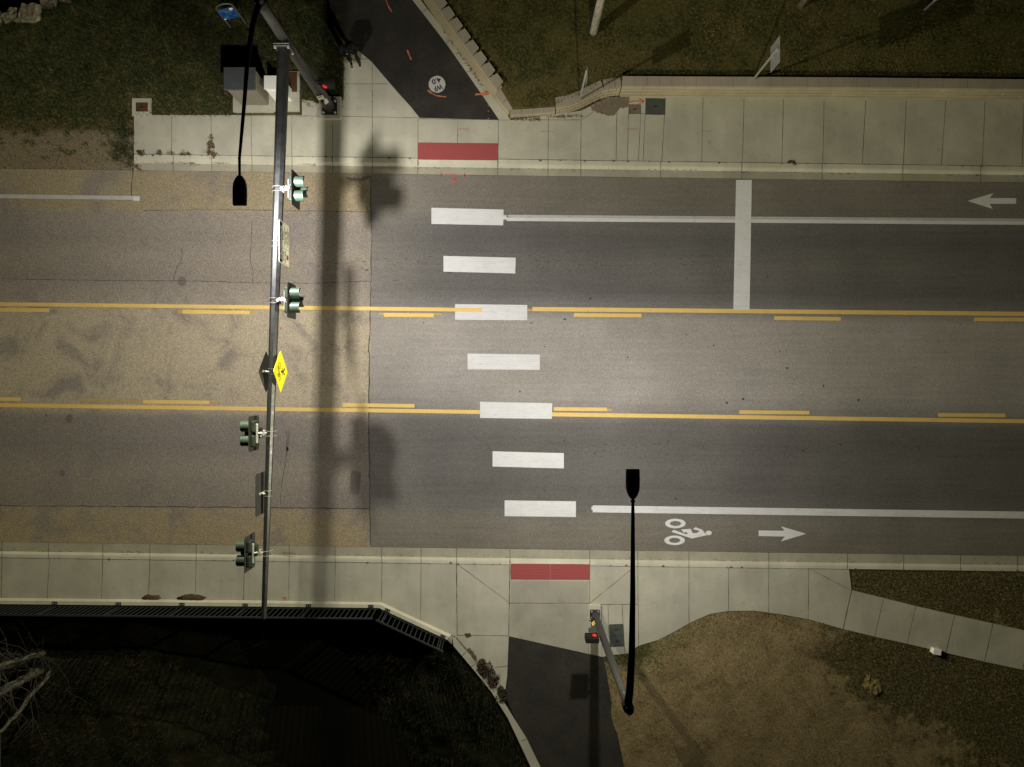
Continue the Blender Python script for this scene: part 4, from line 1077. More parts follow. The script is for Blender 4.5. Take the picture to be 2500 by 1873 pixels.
put(ink, 'STOP', 0.28, 0.1, rm, 0.11); put(ink, 'ON FLASHING', 0.58, 0.085, rm, -0.02); put(ink, 'RED', 0.2, 0.085, rm - 0.1, -0.14); put(ink, 'THEN PROCEED', 0.62, 0.08, rm, -0.255); put(ink, 'IF CLEAR', 0.4, 0.08, rm, -0.36)
ink.xf(fm); sub('lettering', ink, M['signb'], root)
wt = MB(); t = fit_text('CROSSWALK', W_ * 0.8, band * 0.62, 0.02); t.xf(Matrix.Translation((0, H_ / 2 - 0.03 - band / 2, 0.008))); wt.add(t.v, t.f); wt.xf(fm); sub('lettering', wt, M['wprint'], root)
rd = MB()
rd.add([(lm + 0.085 * math.cos(2 * PI * k / 24), -0.285 + 0.085 * math.sin(2 * PI * k / 24), 0.006) for k in range(24)], [tuple(range(24))])
rd.xf(fm); sub('red_dot', rd, M['signred'], root)
rd = MB(); rd.add([(rm + 0.12 + 0.048 * math.cos(2 * PI * k / 20), -0.14 + 0.048 * math.sin(2 * PI * k / 20), 0.006) for k in range(20)], [tuple(range(20))]); rd.xf(fm); sub('red_dot', rd, simple('dark_red_ink', (0.06, 0.01, 0.01), 0.5), root)
# yellow diamond
def diamond(r, c_=0.06, n=4):
    pts = []
    for k in range(4):
        a = PI / 2 * k; tip = Vector((math.cos(a), math.sin(a))) * r; t1 = Vector((math.cos(a - PI / 2), math.sin(a - PI / 2))); t2 = Vector((math.cos(a + PI / 2), math.sin(a + PI / 2)))
        p1 = tip + (t1 * r - tip).normalized() * c_; p2_ = tip + (t2 * r - tip).normalized() * c_
        for j in range(n + 1):
            s_ = j / n; q = p1 * (1 - s_) ** 2 + tip * 2 * s_ * (1 - s_) + p2_ * s_ ** 2; pts.append((q.x, q.y))
    return pts
root, fm = sign_thing('warning_sign', 'bright yellow diamond sign with bicycle and walker, on the arm facing right', 1, 0.36, 0.1, -0.1)
mb = MB(); plate(mb, diamond(0.645), 0.008); mb.xf(fm); sub('sign_panel', mb, [M['signy'], M['signy']], root)
sy = MB()
def ringuv(cu, cv, ro, ri):
    n = 28; v = [(cu + ro * math.cos(2 * PI * k / n), cv + ro * math.sin(2 * PI * k / n), 0.004) for k in range(n)] + [(cu + ri * math.cos(2 * PI * k / n), cv + ri * math.sin(2 * PI * k / n), 0.004) for k in range(n)]
    sy.add(v, [(k, (k + 1) % n, (k + 1) % n + n, k + n) for k in range(n)])
def lineuv(pts, w, n=0.005):
    for (a, b), (c_, d_) in zip(pts, pts[1:]):
        t = Vector((c_ - a, d_ - b)); t.normalize(); q = Vector((-t.y, t.x)) * w / 2
        sy.add([(a - q.x, b - q.y, n), (c_ - q.x, d_ - q.y, n), (c_ + q.x, d_ + q.y, n), (a + q.x, b + q.y, n)], [(0, 1, 2, 3)])
for u in (-0.175, 0.175): ringuv(u, 0.1, 0.1, 0.083)
lineuv([(-0.175, 0.1), (-0.03, 0.1), (0.1, 0.22), (-0.09, 0.22), (-0.03, 0.1)], 0.017); lineuv([(-0.175, 0.1), (-0.09, 0.22), (-0.105, 0.255)], 0.017); lineuv([(-0.14, 0.258), (-0.07, 0.258)], 0.022); lineuv([(0.175, 0.1), (0.095, 0.25), (0.13, 0.27), (0.16, 0.255)], 0.017)
sy.add([(0.0 + 0.035 * math.cos(2 * PI * k / 16), -0.06 + 0.035 * math.sin(2 * PI * k / 16), 0.005) for k in range(16)], [tuple(range(16))])
lineuv([(0.0, -0.1), (0.005, -0.22)], 0.07, 0.005); lineuv([(0.0, -0.2), (-0.05, -0.28), (-0.1, -0.36)], 0.042, 0.006); lineuv([(0.01, -0.2), (0.05, -0.29), (0.1, -0.37)], 0.042, 0.007); lineuv([(-0.01, -0.11), (-0.08, -0.17), (-0.1, -0.22)], 0.026, 0.008); lineuv([(0.01, -0.11), (0.08, -0.17), (0.12, -0.17)], 0.026, 0.009)
sy.xf(fm); sub('pictogram', sy, M['signb'], root)
# the diamond and the square sign that face the other way
root, fm = sign_thing('warning_sign', 'dark back of a diamond sign facing left, behind the yellow diamond', -1, 0.36, 0.1, -0.1)
mb = MB(); plate(mb, diamond(0.645), 0.008); mb.xf(fm); sub('sign_panel', mb, [M['signy'], M['signback']], root)
root, fm = sign_thing('crosswalk_sign', 'dark back of a rectangular sign facing left between the two lower signals', -1, -3.3, 0.1, 0.04)
mb = MB(); plate(mb, rrect(1.26, 0.9, 0.05), 0.008); mb.xf(fm); sub('sign_panel', mb, [M['signw'], M['signback']], root)

# ------------------------------------------------------------------ pedestrian signals
def ped_signal(name, label, c, face, pole_xy, flip):
    """face: +1 looks towards +Y, -1 towards -Y"""
    root = thing('pedestrian_signal', label, 'pedestrian signal', c, 0, 'pedestrian signals on the poles')
    x, y, z = c
    mb = MB(); mb.box((x, y - face * 0.06, z), (0.46, 0.2, 0.44), None, 0.03, 0, 2); sub('housing', mb, M['black'], root)
    mb = MB()
    for (px_, pz, sx, sz) in ((0, 0.205, 0.44, 0.02), (0, -0.205, 0.44, 0.02), (-0.21, 0, 0.02, 0.39), (0.21, 0, 0.02, 0.39)):
        mb.box((x + px_, y + face * 0.048, z + pz), (sx, 0.02, sz))
    sub('face_frame', mb, M['black'], root)
    hand = MB(); hx = -face * -0.1 if False else (0.1 if face > 0 else -0.1)
    hand_pts = [(-0.045, -0.1), (0.04, -0.1), (0.06, -0.02), (0.055, 0.07), (0.038, 0.075), (0.03, 0.02), (0.027, 0.1), (0.01, 0.105), (0.006, 0.02), (0.0, 0.11), (-0.018, 0.11), (-0.018, 0.02), (-0.026, 0.095), (-0.042, 0.092), (-0.042, -0.01), (-0.07, 0.03), (-0.085, 0.02)]
    sc = 1.35
    pts = [Vector((x + hx + (u if face > 0 else -u) * sc * 0.8, y + face * 0.046, z + v * sc)) for u, v in hand_pts]
    flat = [Vector((p.x, p.z, 0)) for p in pts]; tri = geometry.tessellate_polygon([flat]); hand.add(pts, [t if face < 0 else t[::-1] for t in tri])
    sub('lit_hand', hand, M['red_on'], root)
    px_, py_ = pole_xy; d = 1 if px_ > x else -1
    for dz in (-0.15, 0.15):
        mb = MB(); mb.tube([(x + d * 0.2, y - face * 0.06, z + dz), (px_, py_, z + dz)], 0.03, 8)
        sub('bracket', mb, M['pole'], root)
ped_signal('pedestrian_signal', 'black pedestrian signal with red hand lit, on the mast arm pole', (-6.40, 10.34, 2.6), -1, (bx, by), False)
ped_signal('pedestrian_signal', 'black pedestrian signal with red hand lit, on the lower street lamp pole', (2.76, by2 + 0.02, 2.65), 1, (bx2, by2), False)
def button(label, c, rot, mat):
    root = thing('push_button_sign', label, 'button sign', c)
    mb = MB(); mb.box(c, (0.23, 0.02, 0.32), rot, 0.006); sub('plate', mb, mat, root)
    q = Vector(c) + rot @ Vector((0, -0.03, -0.24)); mb = MB(); mb.box(q, (0.12, 0.07, 0.13), rot, 0.015); d = rot @ Vector((0, -1, 0)); mb.tube([q + d * 0.03, q + d * 0.055], 0.035, 14); sub('button_unit', mb, M['bronze'], root)
    m3 = rot
    for (u, v, w_, h_) in ((0, 0.08, 0.14, 0.06), (0, -0.1, 0.14, 0.02)):
        mb = MB(); mb.box(Vector(c) + m3 @ Vector((u, -0.012, v)), (w_, 0.003, h_), m3); sub('print', mb, M['signb'], root)
button('small white push button sign on the mast arm pole under the pedestrian signal', (bx + 0.05, by - 0.225, 1.7), Matrix.Rotation(math.radians(12), 3, 'Z'), M['plate_w'])
button('small yellow push button sign low on the street lamp pole', (bx2 - 0.13, by2 + 0.02, 1.2), Matrix.Rotation(math.radians(225), 3, 'Z'), M['plate_y'])

# ------------------------------------------------------------------ cabinets
pad = thing('concrete_pad', 'pale concrete pad under the equipment cabinets', 'pad', (-9.4, 11.2, 0.1))
mb = MB()
mb.slab([(-10.62, 10.34), (-9.1, 10.34), (-9.1, 11.5), (-10.62, 11.5)], -0.1, 0.26); mb.slab([(-9.098, 10.38), (-8.1, 10.38), (-8.1, 11.9), (-9.098, 11.9)], -0.1, 0.22)
sub('slab', mb, [M['conc']], pad)
cab = thing('signal_cabinet', 'large tan metal traffic cabinet with grey roof on the pad', 'cabinet', (-9.77, 10.92, 0.26))
mb = MB(); mb.box((-9.77, 10.95, 1.0), (1.04, 0.72, 1.48), None, 0.012); sub('body', mb, M['cab'], cab)
mb = MB(); mb.box((-9.77, 10.93, 1.775), (1.14, 0.82, 0.07), None, 0.015); sub('roof', mb, M['cabtop'], cab)
mb = MB(); mb.box((-9.77, 10.582, 1.0), (0.94, 0.02, 1.34), None, 0.006); door = sub('door', mb, M['cab'], cab)
mb = MB(); mb.box((-9.42, 10.56, 1.02), (0.05, 0.03, 0.18), None, 0.006)
h_ = sub('handle', mb, M['steel'], door); h_.location = (0, 0, 0)
mb = MB(); mb.box((-9.242, 10.95, 1.05), (0.016, 0.6, 1.3), None, 0.005)
sub('side_panel', mb, M['cab'], cab)
mb = MB()
for k in range(7): mb.box((-9.232, 10.95, 1.45 + 0.03 * k), (0.012, 0.3, 0.012))
sub('vent_louvre', mb, M['cab'], cab)
met = thing('meter_pedestal', 'white electric meter pedestal beside the tan cabinet', 'meter box', (-8.69, 10.98, 0.22))
mb = MB(); mb.box((-8.70, 10.98, 0.79), (0.64, 0.46, 1.14), None, 0.01); sub('body', mb, M['meter'], met)
mb = MB(); mb.box((-8.70, 10.97, 1.375), (0.67, 0.5, 0.03), None, 0.006); sub('roof', mb, M['meter'], met)
mb = MB(); mb.box((-8.70, 10.745, 0.75), (0.54, 0.02, 0.9), None, 0.005); sub('door', mb, M['meter'], met)
def lid(label, poly, z, mat, frame=None):
    pw = P2(poly, z); c = sum(pw, Vector()) / len(pw)
    root = thing('utility_cover', label, 'utility cover', (c.x, c.y, z - 0.03))
    mb = MB(); mb.slab(pw, z - 0.03, z); sub('lid', mb, mat, root)
    mb = MB(); inner = [c + (p - c) * 0.965 for p in pw]
    for a, b in zip(inner, inner[1:] + inner[:1]): mb.strip(a, b, 0.015, z + 0.004)
    sub('rim', mb, M['spot'], root)
    mb = MB(); mb.box((c.x, c.y, z + 0.004), (0.12, 0.03, 0.006)); sub('pull_slot', mb, M['black'], root)
    if frame:
        fw = P2(frame, z); mb = MB(); mb.slab(fw, z - 0.2, z - 0.006); sub('frame', mb, M['conc'], root)
lid('large grey green lid set in the upper sidewalk by the block wall', [(1576, 240), (1624.5, 241), (1623.5, 280), (1575.5, 278.5)], SZ + 0.012, M['glid'])
lid('weathered brown lid with orange paint in the upper sidewalk', [(1536, 256), (1564, 256), (1564, 278), (1536, 278)], SZ + 0.012, M['rustd'])
lid('reddish brown lid in a concrete collar at the left sidewalk end', [(332, 250.5), (361, 250.5), (361, 272.5), (332, 272.5)], 0.17, M['rust'], [(322, 240), (369, 240), (369, 283), (322, 283)])
lid('rusty brown vault lid on the pad behind the white meter pedestal', [(655, 176), (725, 176), (725, 224), (655, 224)], 0.24, M['rust'])
lid('upper grey green lid in the lower sidewalk behind the lamp pole', [(1487, 1525), (1521.5, 1523.5), (1523, 1551), (1488, 1552)], SZ + 0.012, M['glid'])
lid('lower grey green lid in the lower sidewalk behind the lamp pole', [(1488, 1553), (1523, 1552), (1525, 1578), (1489, 1579)], SZ + 0.012, M['glid'])

# ------------------------------------------------------------------ blue trail sign
a = Vector((-10.76, 13.62, 0)); b = Vector((-10.17, 13.76, 0))
ts = thing('trail_sign', 'blue trail information sign in an arched tube frame on the verge', 'sign', ((a.x + b.x) / 2, (a.y + b.y) / 2, 0))
u = (b - a).normalized(); nrm = Vector((u.y, -u.x, 0)); Wd = (b - a).length; ang = math.atan2(u.y, u.x); R3 = Matrix.Rotation(ang, 3, 'Z')
mb = MB(); pts = [a + Vector((0, 0, -0.1)), a + Vector((0, 0, 1.4))] + [a + u * (Wd / 2 - Wd / 2 * math.cos(t)) + Vector((0, 0, 1.42 + 0.2 * math.sin(t))) for t in [PI * k / 10 for k in range(1, 10)]] + [b + Vector((0, 0, 1.4)), b + Vector((0, 0, -0.1))]
mb.tube(pts, 0.035, 10); sub('frame', mb, M['frame'], ts)
cc = (a + b) / 2 + Vector((0, 0, 1.08)) + nrm * 0.045
mb = MB(); mb.box(cc, (0.58, 0.02, 0.66), R3, 0.004); sub('panel', mb, M['blue'], ts)
def spr(name, items, mat):
    mb = MB()
    for (p, q, w_, h_) in items: mb.box(cc + u * p + nrm * 0.013 + Vector((0, 0, q)), (w_, 0.004, h_), R3)
    sub(name, mb, mat, ts)
spr('panel_edge', [(0, 0.324, 0.58, 0.012), (-0.284, 0, 0.012, 0.63), (0.284, 0, 0.012, 0.63), (0, -0.324, 0.58, 0.012)], M['lblue'])
spr('printed_lines', [(-0.1, 0.25, 0.3, 0.035), (0.05, 0.12, 0.28, 0.09), (0.0, -0.06, 0.24, 0.02), (0.06, 0.0, 0.07, 0.05), (-0.15, -0.2, 0.16, 0.1), (0.18, -0.18, 0.14, 0.03), (-0.1, 0.19, 0.36, 0.02)], M['lblue'])
for p, q, r in ((0.19, 0.25, 0.07), (-0.24, -0.28, 0.04)):
    mb = MB(); o = cc + u * p + nrm * 0.017 + Vector((0, 0, q)); mb.tube([o, o + nrm * 0.004], r, 20); sub('emblem', mb, M['wprint'], ts)

# ------------------------------------------------------------------ lawn signs, utility pole, posts
def post(mb, c, z0, z1, r=0.03): mb.box((c.x, c.y, (z0 + z1) / 2), (2 * r, 2 * r * 0.8, z1 - z0), None, 0.004)
s1 = P(1416, 240, 0.78)
t = thing('road_sign', 'thin metal sign seen edge on, standing on the curved wall', 'sign', (s1.x, s1.y, 0.6))
mb = MB(); post(mb, s1, 0.4, 3.05); sub('post', mb, M['steel'], t)
mb = MB(); mb.box((s1.x + 0.045, s1.y, 2.62), (0.006, 0.46, 0.62), None, 0.002); sub('panel', mb, M['signalu'], t)
s2 = P(1839, 194, 0.8)
t = thing('road_sign', 'grey back of a square road sign on the lawn above the right sidewalk', 'sign', (s2.x, s2.y, 0.6))
mb = MB(); post(mb, s2, 0.4, 3.2, 0.032); sub('post', mb, M['steel'], t)
mb = MB(); mb.box((s2.x + 0.05, s2.y - 0.03, 2.82), (0.006, 0.9, 0.86), None, 0.002); sub('panel', mb, M['signalu'], t)
for dz in (2.6, 3.05):
    mb = MB(); mb.box((s2.x + 0.042, s2.y, dz), (0.012, 0.1, 0.04)); sub('bolt_plate', mb, M['bolt'], t)
s3 = P(2257, 24, LZ)
t = thing('sign_post', 'bare metal sign post at the top edge of the lawn', 'post', (s3.x, s3.y, LZ))
mb = MB(); post(mb, s3, 0.5, 3.6, 0.035); sub('post', mb, M['steel'], t)
mb = MB(); mb.box((s3.x + 0.05, s3.y, 3.15), (0.006, 0.6, 0.6)); sub('panel', mb, M['signalu'], t)
up = P(1449, 78, LZ)
t = thing('utility_pole', 'weathered pale wooden utility pole rising from the lawn', 'utility pole', (up.x, up.y, LZ))
mb = MB(); mb.tube([(up.x, up.y, 0.4), (up.x, up.y, 3), (up.x + 0.03, up.y + 0.05, 9.0)], [0.145, 0.14, 0.125], 20); sub('shaft', mb, M['pole_wood'], t)
mb = MB(); mb.box((up.x + 0.0, up.y - 0.168, 1.35), (0.07, 0.02, 0.09)); sub('tag_plate', mb, M['bolt'], t)
# bare tree at the top edge
def twig_fan(mb, p, d, L, r, depth, rng):
    pts = [p]; dd = d.copy()
    for k in range(4):
        dd = (dd + Vector((rng.uniform(-.28, .28), rng.uniform(-.28, .28), rng.uniform(-.12, .2)))).normalized(); pts.append(pts[-1] + dd * L / 4)
    mb.tube(pts, [r, r * .85, r * .7, r * .5, r * .3], 6, cap=False)
    if depth > 0:
        for k in range(rng.randint(2, 4)):
            q = pts[rng.randint(1, 4)]; nd = (dd + Vector((rng.uniform(-1, 1), rng.uniform(-1, 1), rng.uniform(-.3, .7)))).normalized(); twig_fan(mb, q, nd, L * 0.62, r * 0.45, depth - 1, rng)
rng = random.Random(3)
tb = P(1953, 14, LZ)
t = thing('bare_tree', 'small bare dark tree at the top edge of the lawn', 'tree', (tb.x, tb.y, LZ))
mb = MB(); mb.tube([(tb.x, tb.y, 0.4), (tb.x + 0.03, tb.y, 1.4), (tb.x - 0.02, tb.y + 0.08, 2.6)], [0.14, 0.11, 0.08], 12); sub('trunk', mb, M['dbark'], t)
mb = MB()
for k in range(7):
    an = rng.uniform(0, 2 * PI); twig_fan(mb, Vector((tb.x, tb.y, 1.3 + 0.18 * k)), Vector((math.cos(an), math.sin(an) * 0.6 + 0.5, 0.8)).normalized(), 1.5, 0.035, 2, rng)
sub('crown', mb, M['twig'], t)

# creek side tree: several leaning stems
tb = P(132, 1622, -1.5)
t = thing('bare_tree', 'clump of pale mottled leaning trunks in the lower left corner', 'tree', (tb.x, tb.y, -1.6))
stems = [([(144, 1617, -1.7), (112, 1656, -1.0), (79, 1694, -0.3), (35, 1750, 0.5), (0, 1790, 1.0), (-60, 1860, 1.9)], .085), ([(130, 1626, -1.7), (95, 1640, -1.1), (65, 1658, -0.5), (30, 1676, 0.1), (0, 1694, 0.6), (-70, 1730, 1.8)], .11),
         ([(126, 1588, -1.6), (95, 1598, -1.0), (67, 1606, -0.4), (30, 1616, 0.2), (0, 1626, 0.7), (-80, 1650, 2.0)], .11), ([(115, 1621, -1.7), (80, 1640, -1.0), (40, 1662, -0.2), (0, 1682, 0.5), (-60, 1715, 1.5)], .08), ([(70, 1612, -1.4), (36, 1624, -0.5), (0, 1634, 0.3), (-60, 1650, 1.5)], .07)]
rng = random.Random(5)
for pts, r in stems:
    mb = MB(); w_ = [P(*p) for p in pts]
    fine = []
    for p, q in zip(w_, w_[1:]):
        for k in range(4): fine.append(p.lerp(q, k / 4) + Vector((rng.uniform(-.03, .03), rng.uniform(-.03, .03), 0)))
    fine.append(w_[-1]); mb.tube(fine, [r * (1.1 - 0.45 * i / len(fine)) * rng.uniform(.93, 1.07) for i in range(len(fine))], 10); sub('trunk', mb, M['bark'], t)
mb = MB()
for k in range(46):
    pts, r = rng.choice(stems); p = P(*rng.choice(pts[1:5])); an = rng.uniform(0, 2 * PI)
    twig_fan(mb, p, Vector((math.cos(an), math.sin(an), 0.4)).normalized(), rng.uniform(0.9, 2.6), 0.013, 1, rng)
sub('branches', mb, M['twig'], t)
# shrub by the railing, lower left, and dead branches
t0 = P(95, 1540, -1.6)
t = thing('bare_shrub', 'twiggy leafless shrub below the railing at far left', 'shrub', (t0.x, t0.y, -1.7))
mb = MB()
for k in range(16):
    an = rng.uniform(0, 2 * PI); twig_fan(mb, t0 + Vector((rng.uniform(-.5, .5), rng.uniform(-.3, .3), 0)), Vector((math.cos(an), math.sin(an), 0.7)).normalized(), rng.uniform(0.6, 1.3), 0.016, 1, rng)
sub('branches', mb, M['twig'], t)
for lab, pts, r in [('long pale dead branch lying on the bank right of the trunks', [(180, 1675, -2.0), (235, 1658, -2.0), (290, 1648, -2.1), (365, 1635, -2.3)], .03), ('short pale stick propped across the long dead branch', [(285, 1665, -1.9), (305, 1645, -1.7), (322, 1630, -1.5)], .022), ('thin dead stick standing alone on the lower left bank', [(110, 1800, -1.4), (145, 1765, -1.1), (175, 1732, -0.8)], .016),
                    ('pale dead stick on the bank below the railing under the arm tip', [(585, 1590, -2.4), (620, 1578, -2.3), (655, 1562, -2.1)], .025), ('second pale stick just right of the stick under the arm tip', [(610, 1582, -2.3), (640, 1560, -1.9), (648, 1530, -1.5)], .014)]:
    mb = MB(); w_ = [P(*p) for p in pts]; mb.tube(w_, [r * (1 - 0.15 * i) for i in range(len(w_))], 7)
    for k in range(3):
        twig_fan(mb, w_[1], (w_[-1] - w_[0]).normalized() + Vector((rng.uniform(-.6, .6), rng.uniform(-.6, .6), .1)), 0.6, r * 0.5, 0, rng)
    o = mb.build('dead_branch', M['twig']); tag(o, lab, 'branch', 'dead branches on the creek bank')

# rocks
def rock(lab, px, py, z, r, seed, grp=None, mat='rock', amp=0.7, sub_=4):
    mb = MB(); c = P(px, py, z); mb.blob(c, r, seed, amp, sub_, freq=1.3, smooth=False)
    mb.v = [(c.x + (lambda q: max(-.8, min(.8, q)))((x_ - c.x) / r[0]) * r[0], c.y + max(-.78, min(.78, (y_ - c.y) / r[1])) * r[1], c.z + min(.62, (z_ - c.z) / r[2]) * r[2]) for x_, y_, z_ in mb.v]
    mb.v = [(x_ + 0.03 * noise.noise(Vector((x_ * 9, y_ * 9, z_ * 9))), y_ + 0.03 * noise.noise(Vector((x_ * 9 + 7, y_ * 9, z_ * 9))), z_ + 0.03 * noise.noise(Vector((x_ * 9, y_ * 9 + 5, z_ * 9)))) for x_, y_, z_ in mb.v]; o = mb.build('boulder', M[mat]); tag(o, lab, 'boulder', grp)
G1 = 'edging boulders at the upper left creek'
rock('boulder cut off by the left frame edge at the upper left creek', -6, 55, -0.05, (0.32, 0.45, 0.35), 1, G1); rock('broad pale boulder second from the left at the creek edge', 35, 45, -0.05, (0.42, 0.38, 0.38), 2, G1); rock('largest angular boulder in the upper left creek edge row', 80, 38, 0.0, (0.48, 0.45, 0.42), 3, G1)
rock('long low boulder at the right of the upper left row', 125, 15, -0.05, (0.42, 0.25, 0.3), 4, G1); rock('boulder at the top frame edge ending the upper left row', 168, 2, -0.05, (0.32, 0.22, 0.28), 5, G1)
G2 = 'rocks at the lower creek edge'
rock('upper pale rock of the rocks by the lower creek', 535, 1790, -2.6, (0.32, 0.36, 0.28), 6, G2); rock('middle rock of the rocks by the lower creek', 550, 1826, -2.6, (0.26, 0.26, 0.24), 7, G2); rock('lowest mossy rock by the lower creek at the frame edge', 570, 1856, -2.6, (0.24, 0.4, 0.26), 8, G2)
rock('low rock left of the rocks by the lower creek', 515, 1772, -2.7, (0.2, 0.22, 0.2), 9, G2)
mb = MB(); mb.blob(P(2127, 1680, 0.1), (0.3, 0.34, 0.12), 21, 0.8, 4, freq=2.2, smooth=False); mb.blob(P(2119, 1655, 0.1), (0.13, 0.16, 0.09), 22, 0.8, 3, freq=2.2, smooth=False)
tag(mb.build('flat_stone', M['stone_y']), 'yellowish flat stone half sunk in the lower right dirt', 'stone')
t = thing('marker_box', 'small white box at the edge of the branching right sidewalk', 'box', tuple(P(2287, 1591, 0.12)))
mb = MB(); c = P(2287, 1591, 0.3); mb.box((c.x, c.y, 0.2), (0.28, 0.2, 0.22), Matrix.Rotation(math.radians(-10), 3, 'Z'), 0.012); sub('body', mb, M['meter'], t)
mb = MB(); mb.box((c.x, c.y, 0.325), (0.31, 0.23, 0.03), Matrix.Rotation(math.radians(-10), 3, 'Z'), 0.006); sub('lid', mb, M['meter'], t)
# soil heaps on the lower left sidewalk
for lab, px, py, r in [('smaller brown soil heap against the lower left edge beam', 369, 1460, (0.34, 0.12, 0.035)), ('larger brown soil heap beside the edge beam under a joint', 468, 1460, (0.5, 0.14, 0.04))]:
    mb = MB(); mb.blob(P(px, py, SZ + 0.01), r, px, 0.5, 3, freq=3.0); tag(mb.build('soil_heap', M['dirtpile']), lab, 'soil heap', 'soil heaps on the lower left sidewalk')

rs = random.Random(2)
oc = [(1462, 250), (1480, 240), (1500, 236), (1536, 238), (1534, 262), (1512, 266), (1496, 284), (1470, 280), (1446, 268), (1440, 262)]
oc2 = []
for (a, b), (c_, d_) in zip(oc, oc[1:] + oc[:1]):
    for k in range(6): oc2.append((a + (c_ - a) * k / 6 + rs.gauss(0, 1.6), b + (d_ - b) * k / 6 + rs.gauss(0, 1.6)))
mb = MB(); mb.slab(P2(oc2, SZ), SZ - 0.01, SZ + 0.012); tag(mb.build('soil_patch', M['dirtpile2']), 'flat brown soil washed onto the upper sidewalk below the curved wall', 'soil')
# leafy small plants
def leafy(name, label, cat, c, r, n, tints, leaf=0.05, stems=True, group=None):
    root = thing(name, label, cat, c, 0, group); c = Vector(c)
    if stems:
        mb = MB()
        for k in range(10):
            an = random.uniform(0, 2 * PI); twig_fan(mb, c, Vector((math.cos(an), math.sin(an), 0.8)).normalized(), r[0] * 1.1, 0.008, 1, random)
        sub('stems', mb, M['twig'], root)
    V = []; Fc = []; T = []
    lobes = [(Vector((random.uniform(-.75, .75) * r[0], random.uniform(-.75, .75) * r[1], 0)), random.uniform(0.3, 0.65)) for _ in range(7)]
    for k in range(n):
        d = Vector((random.gauss(0, 1), random.gauss(0, 1), random.gauss(0, 1))).normalized() * random.uniform(0.4, 1) ** 0.6
        lo, ls_ = random.choice(lobes)
        p = c + lo + Vector((d.x * r[0], d.y * r[1], abs(d.z) * r[2])) * ls_
        q1 = Vector((random.gauss(0, 1), random.gauss(0, 1), random.gauss(0, .6))).normalized() * leaf; q2 = q1.cross(Vector((random.gauss(0, 1), random.gauss(0, 1), random.gauss(0, 1)))).normalized() * leaf * 0.4
        b0 = len(V); V += [p - q1, p - q2, p + q1, p + q2]; Fc.append((b0, b0 + 1, b0 + 2, b0 + 3)); tt = random.choice(tints); kk = random.uniform(.6, 1.4); T += [(tt[0] * kk, tt[1] * kk, tt[2] * kk, 1)] * 4
    mb = MB(); mb.add(V, Fc); o = sub('foliage', mb, M['leaf'], root)
    at = o.data.color_attributes.new('tint', 'FLOAT_COLOR', 'POINT'); at.data.foreach_set('color', np.array(T, dtype=np.float32).ravel())
leafy('dry_shrub', 'small reddish brown dry shrub growing over the lower path kerb', 'shrub', tuple(P(1186, 1640, 0.15)), (0.42, 0.5, 0.3), 1100, [(0.055, 0.034, 0.02), (0.04, 0.028, 0.016), (0.075, 0.048, 0.028)], 0.05)
leafy('weed', 'green weed at the end of the path kerb strip below the dry shrub', 'weed', tuple(P(1222, 1694, 0.15)), (0.26, 0.36, 0.14), 420, [(0.03, 0.035, 0.013), (0.055, 0.05, 0.022)], 0.045, False, 'weeds in the pavement')
leafy('weed', 'small green weed in the joint between lower sidewalk slabs', 'weed', tuple(P(1143, 1551, SZ)), (0.14, 0.08, 0.06), 90, [(0.05, 0.07, 0.02), (0.1, 0.09, 0.04)], 0.035, False, 'weeds in the pavement')
leafy('weed', 'dry brown weed in the vertical joint of the upper left sidewalk', 'weed', tuple(P(517, 366, SZ)), (0.16, 0.3, 0.07), 160, [(0.08, 0.055, 0.027), (0.05, 0.036, 0.017)], 0.05, False, 'weeds in the pavement')
leafy('weed', 'leftmost brown weed tuft on the upper left kerb joint', 'weed', tuple(P(346, 373, SZ)), (0.18, 0.1, 0.08), 80, [(0.09, 0.06, 0.03), (0.05, 0.05, 0.02)], 0.05, False, 'weeds in the pavement')
leafy('weed', 'small brown weed tuft second from the left on the upper kerb', 'weed', tuple(P(388, 374, SZ)), (0.08, 0.1, 0.06), 60, [(0.07, 0.05, 0.03)], 0.045, False, 'weeds in the pavement')
leafy('weed', 'wiry brown weed on the kerb joint nearest the long weed', 'weed', tuple(P(453, 376, SZ)), (0.2, 0.07, 0.06), 60, [(0.1, 0.07, 0.035)], 0.05, False, 'weeds in the pavement')
leafy('weed', 'grey weed tuft on the upper right kerb joint below the wall', 'weed', tuple(P(1932, 398, SZ)), (0.16, 0.1, 0.05), 70, [(0.08, 0.065, 0.04)], 0.04, False, 'weeds in the pavement')

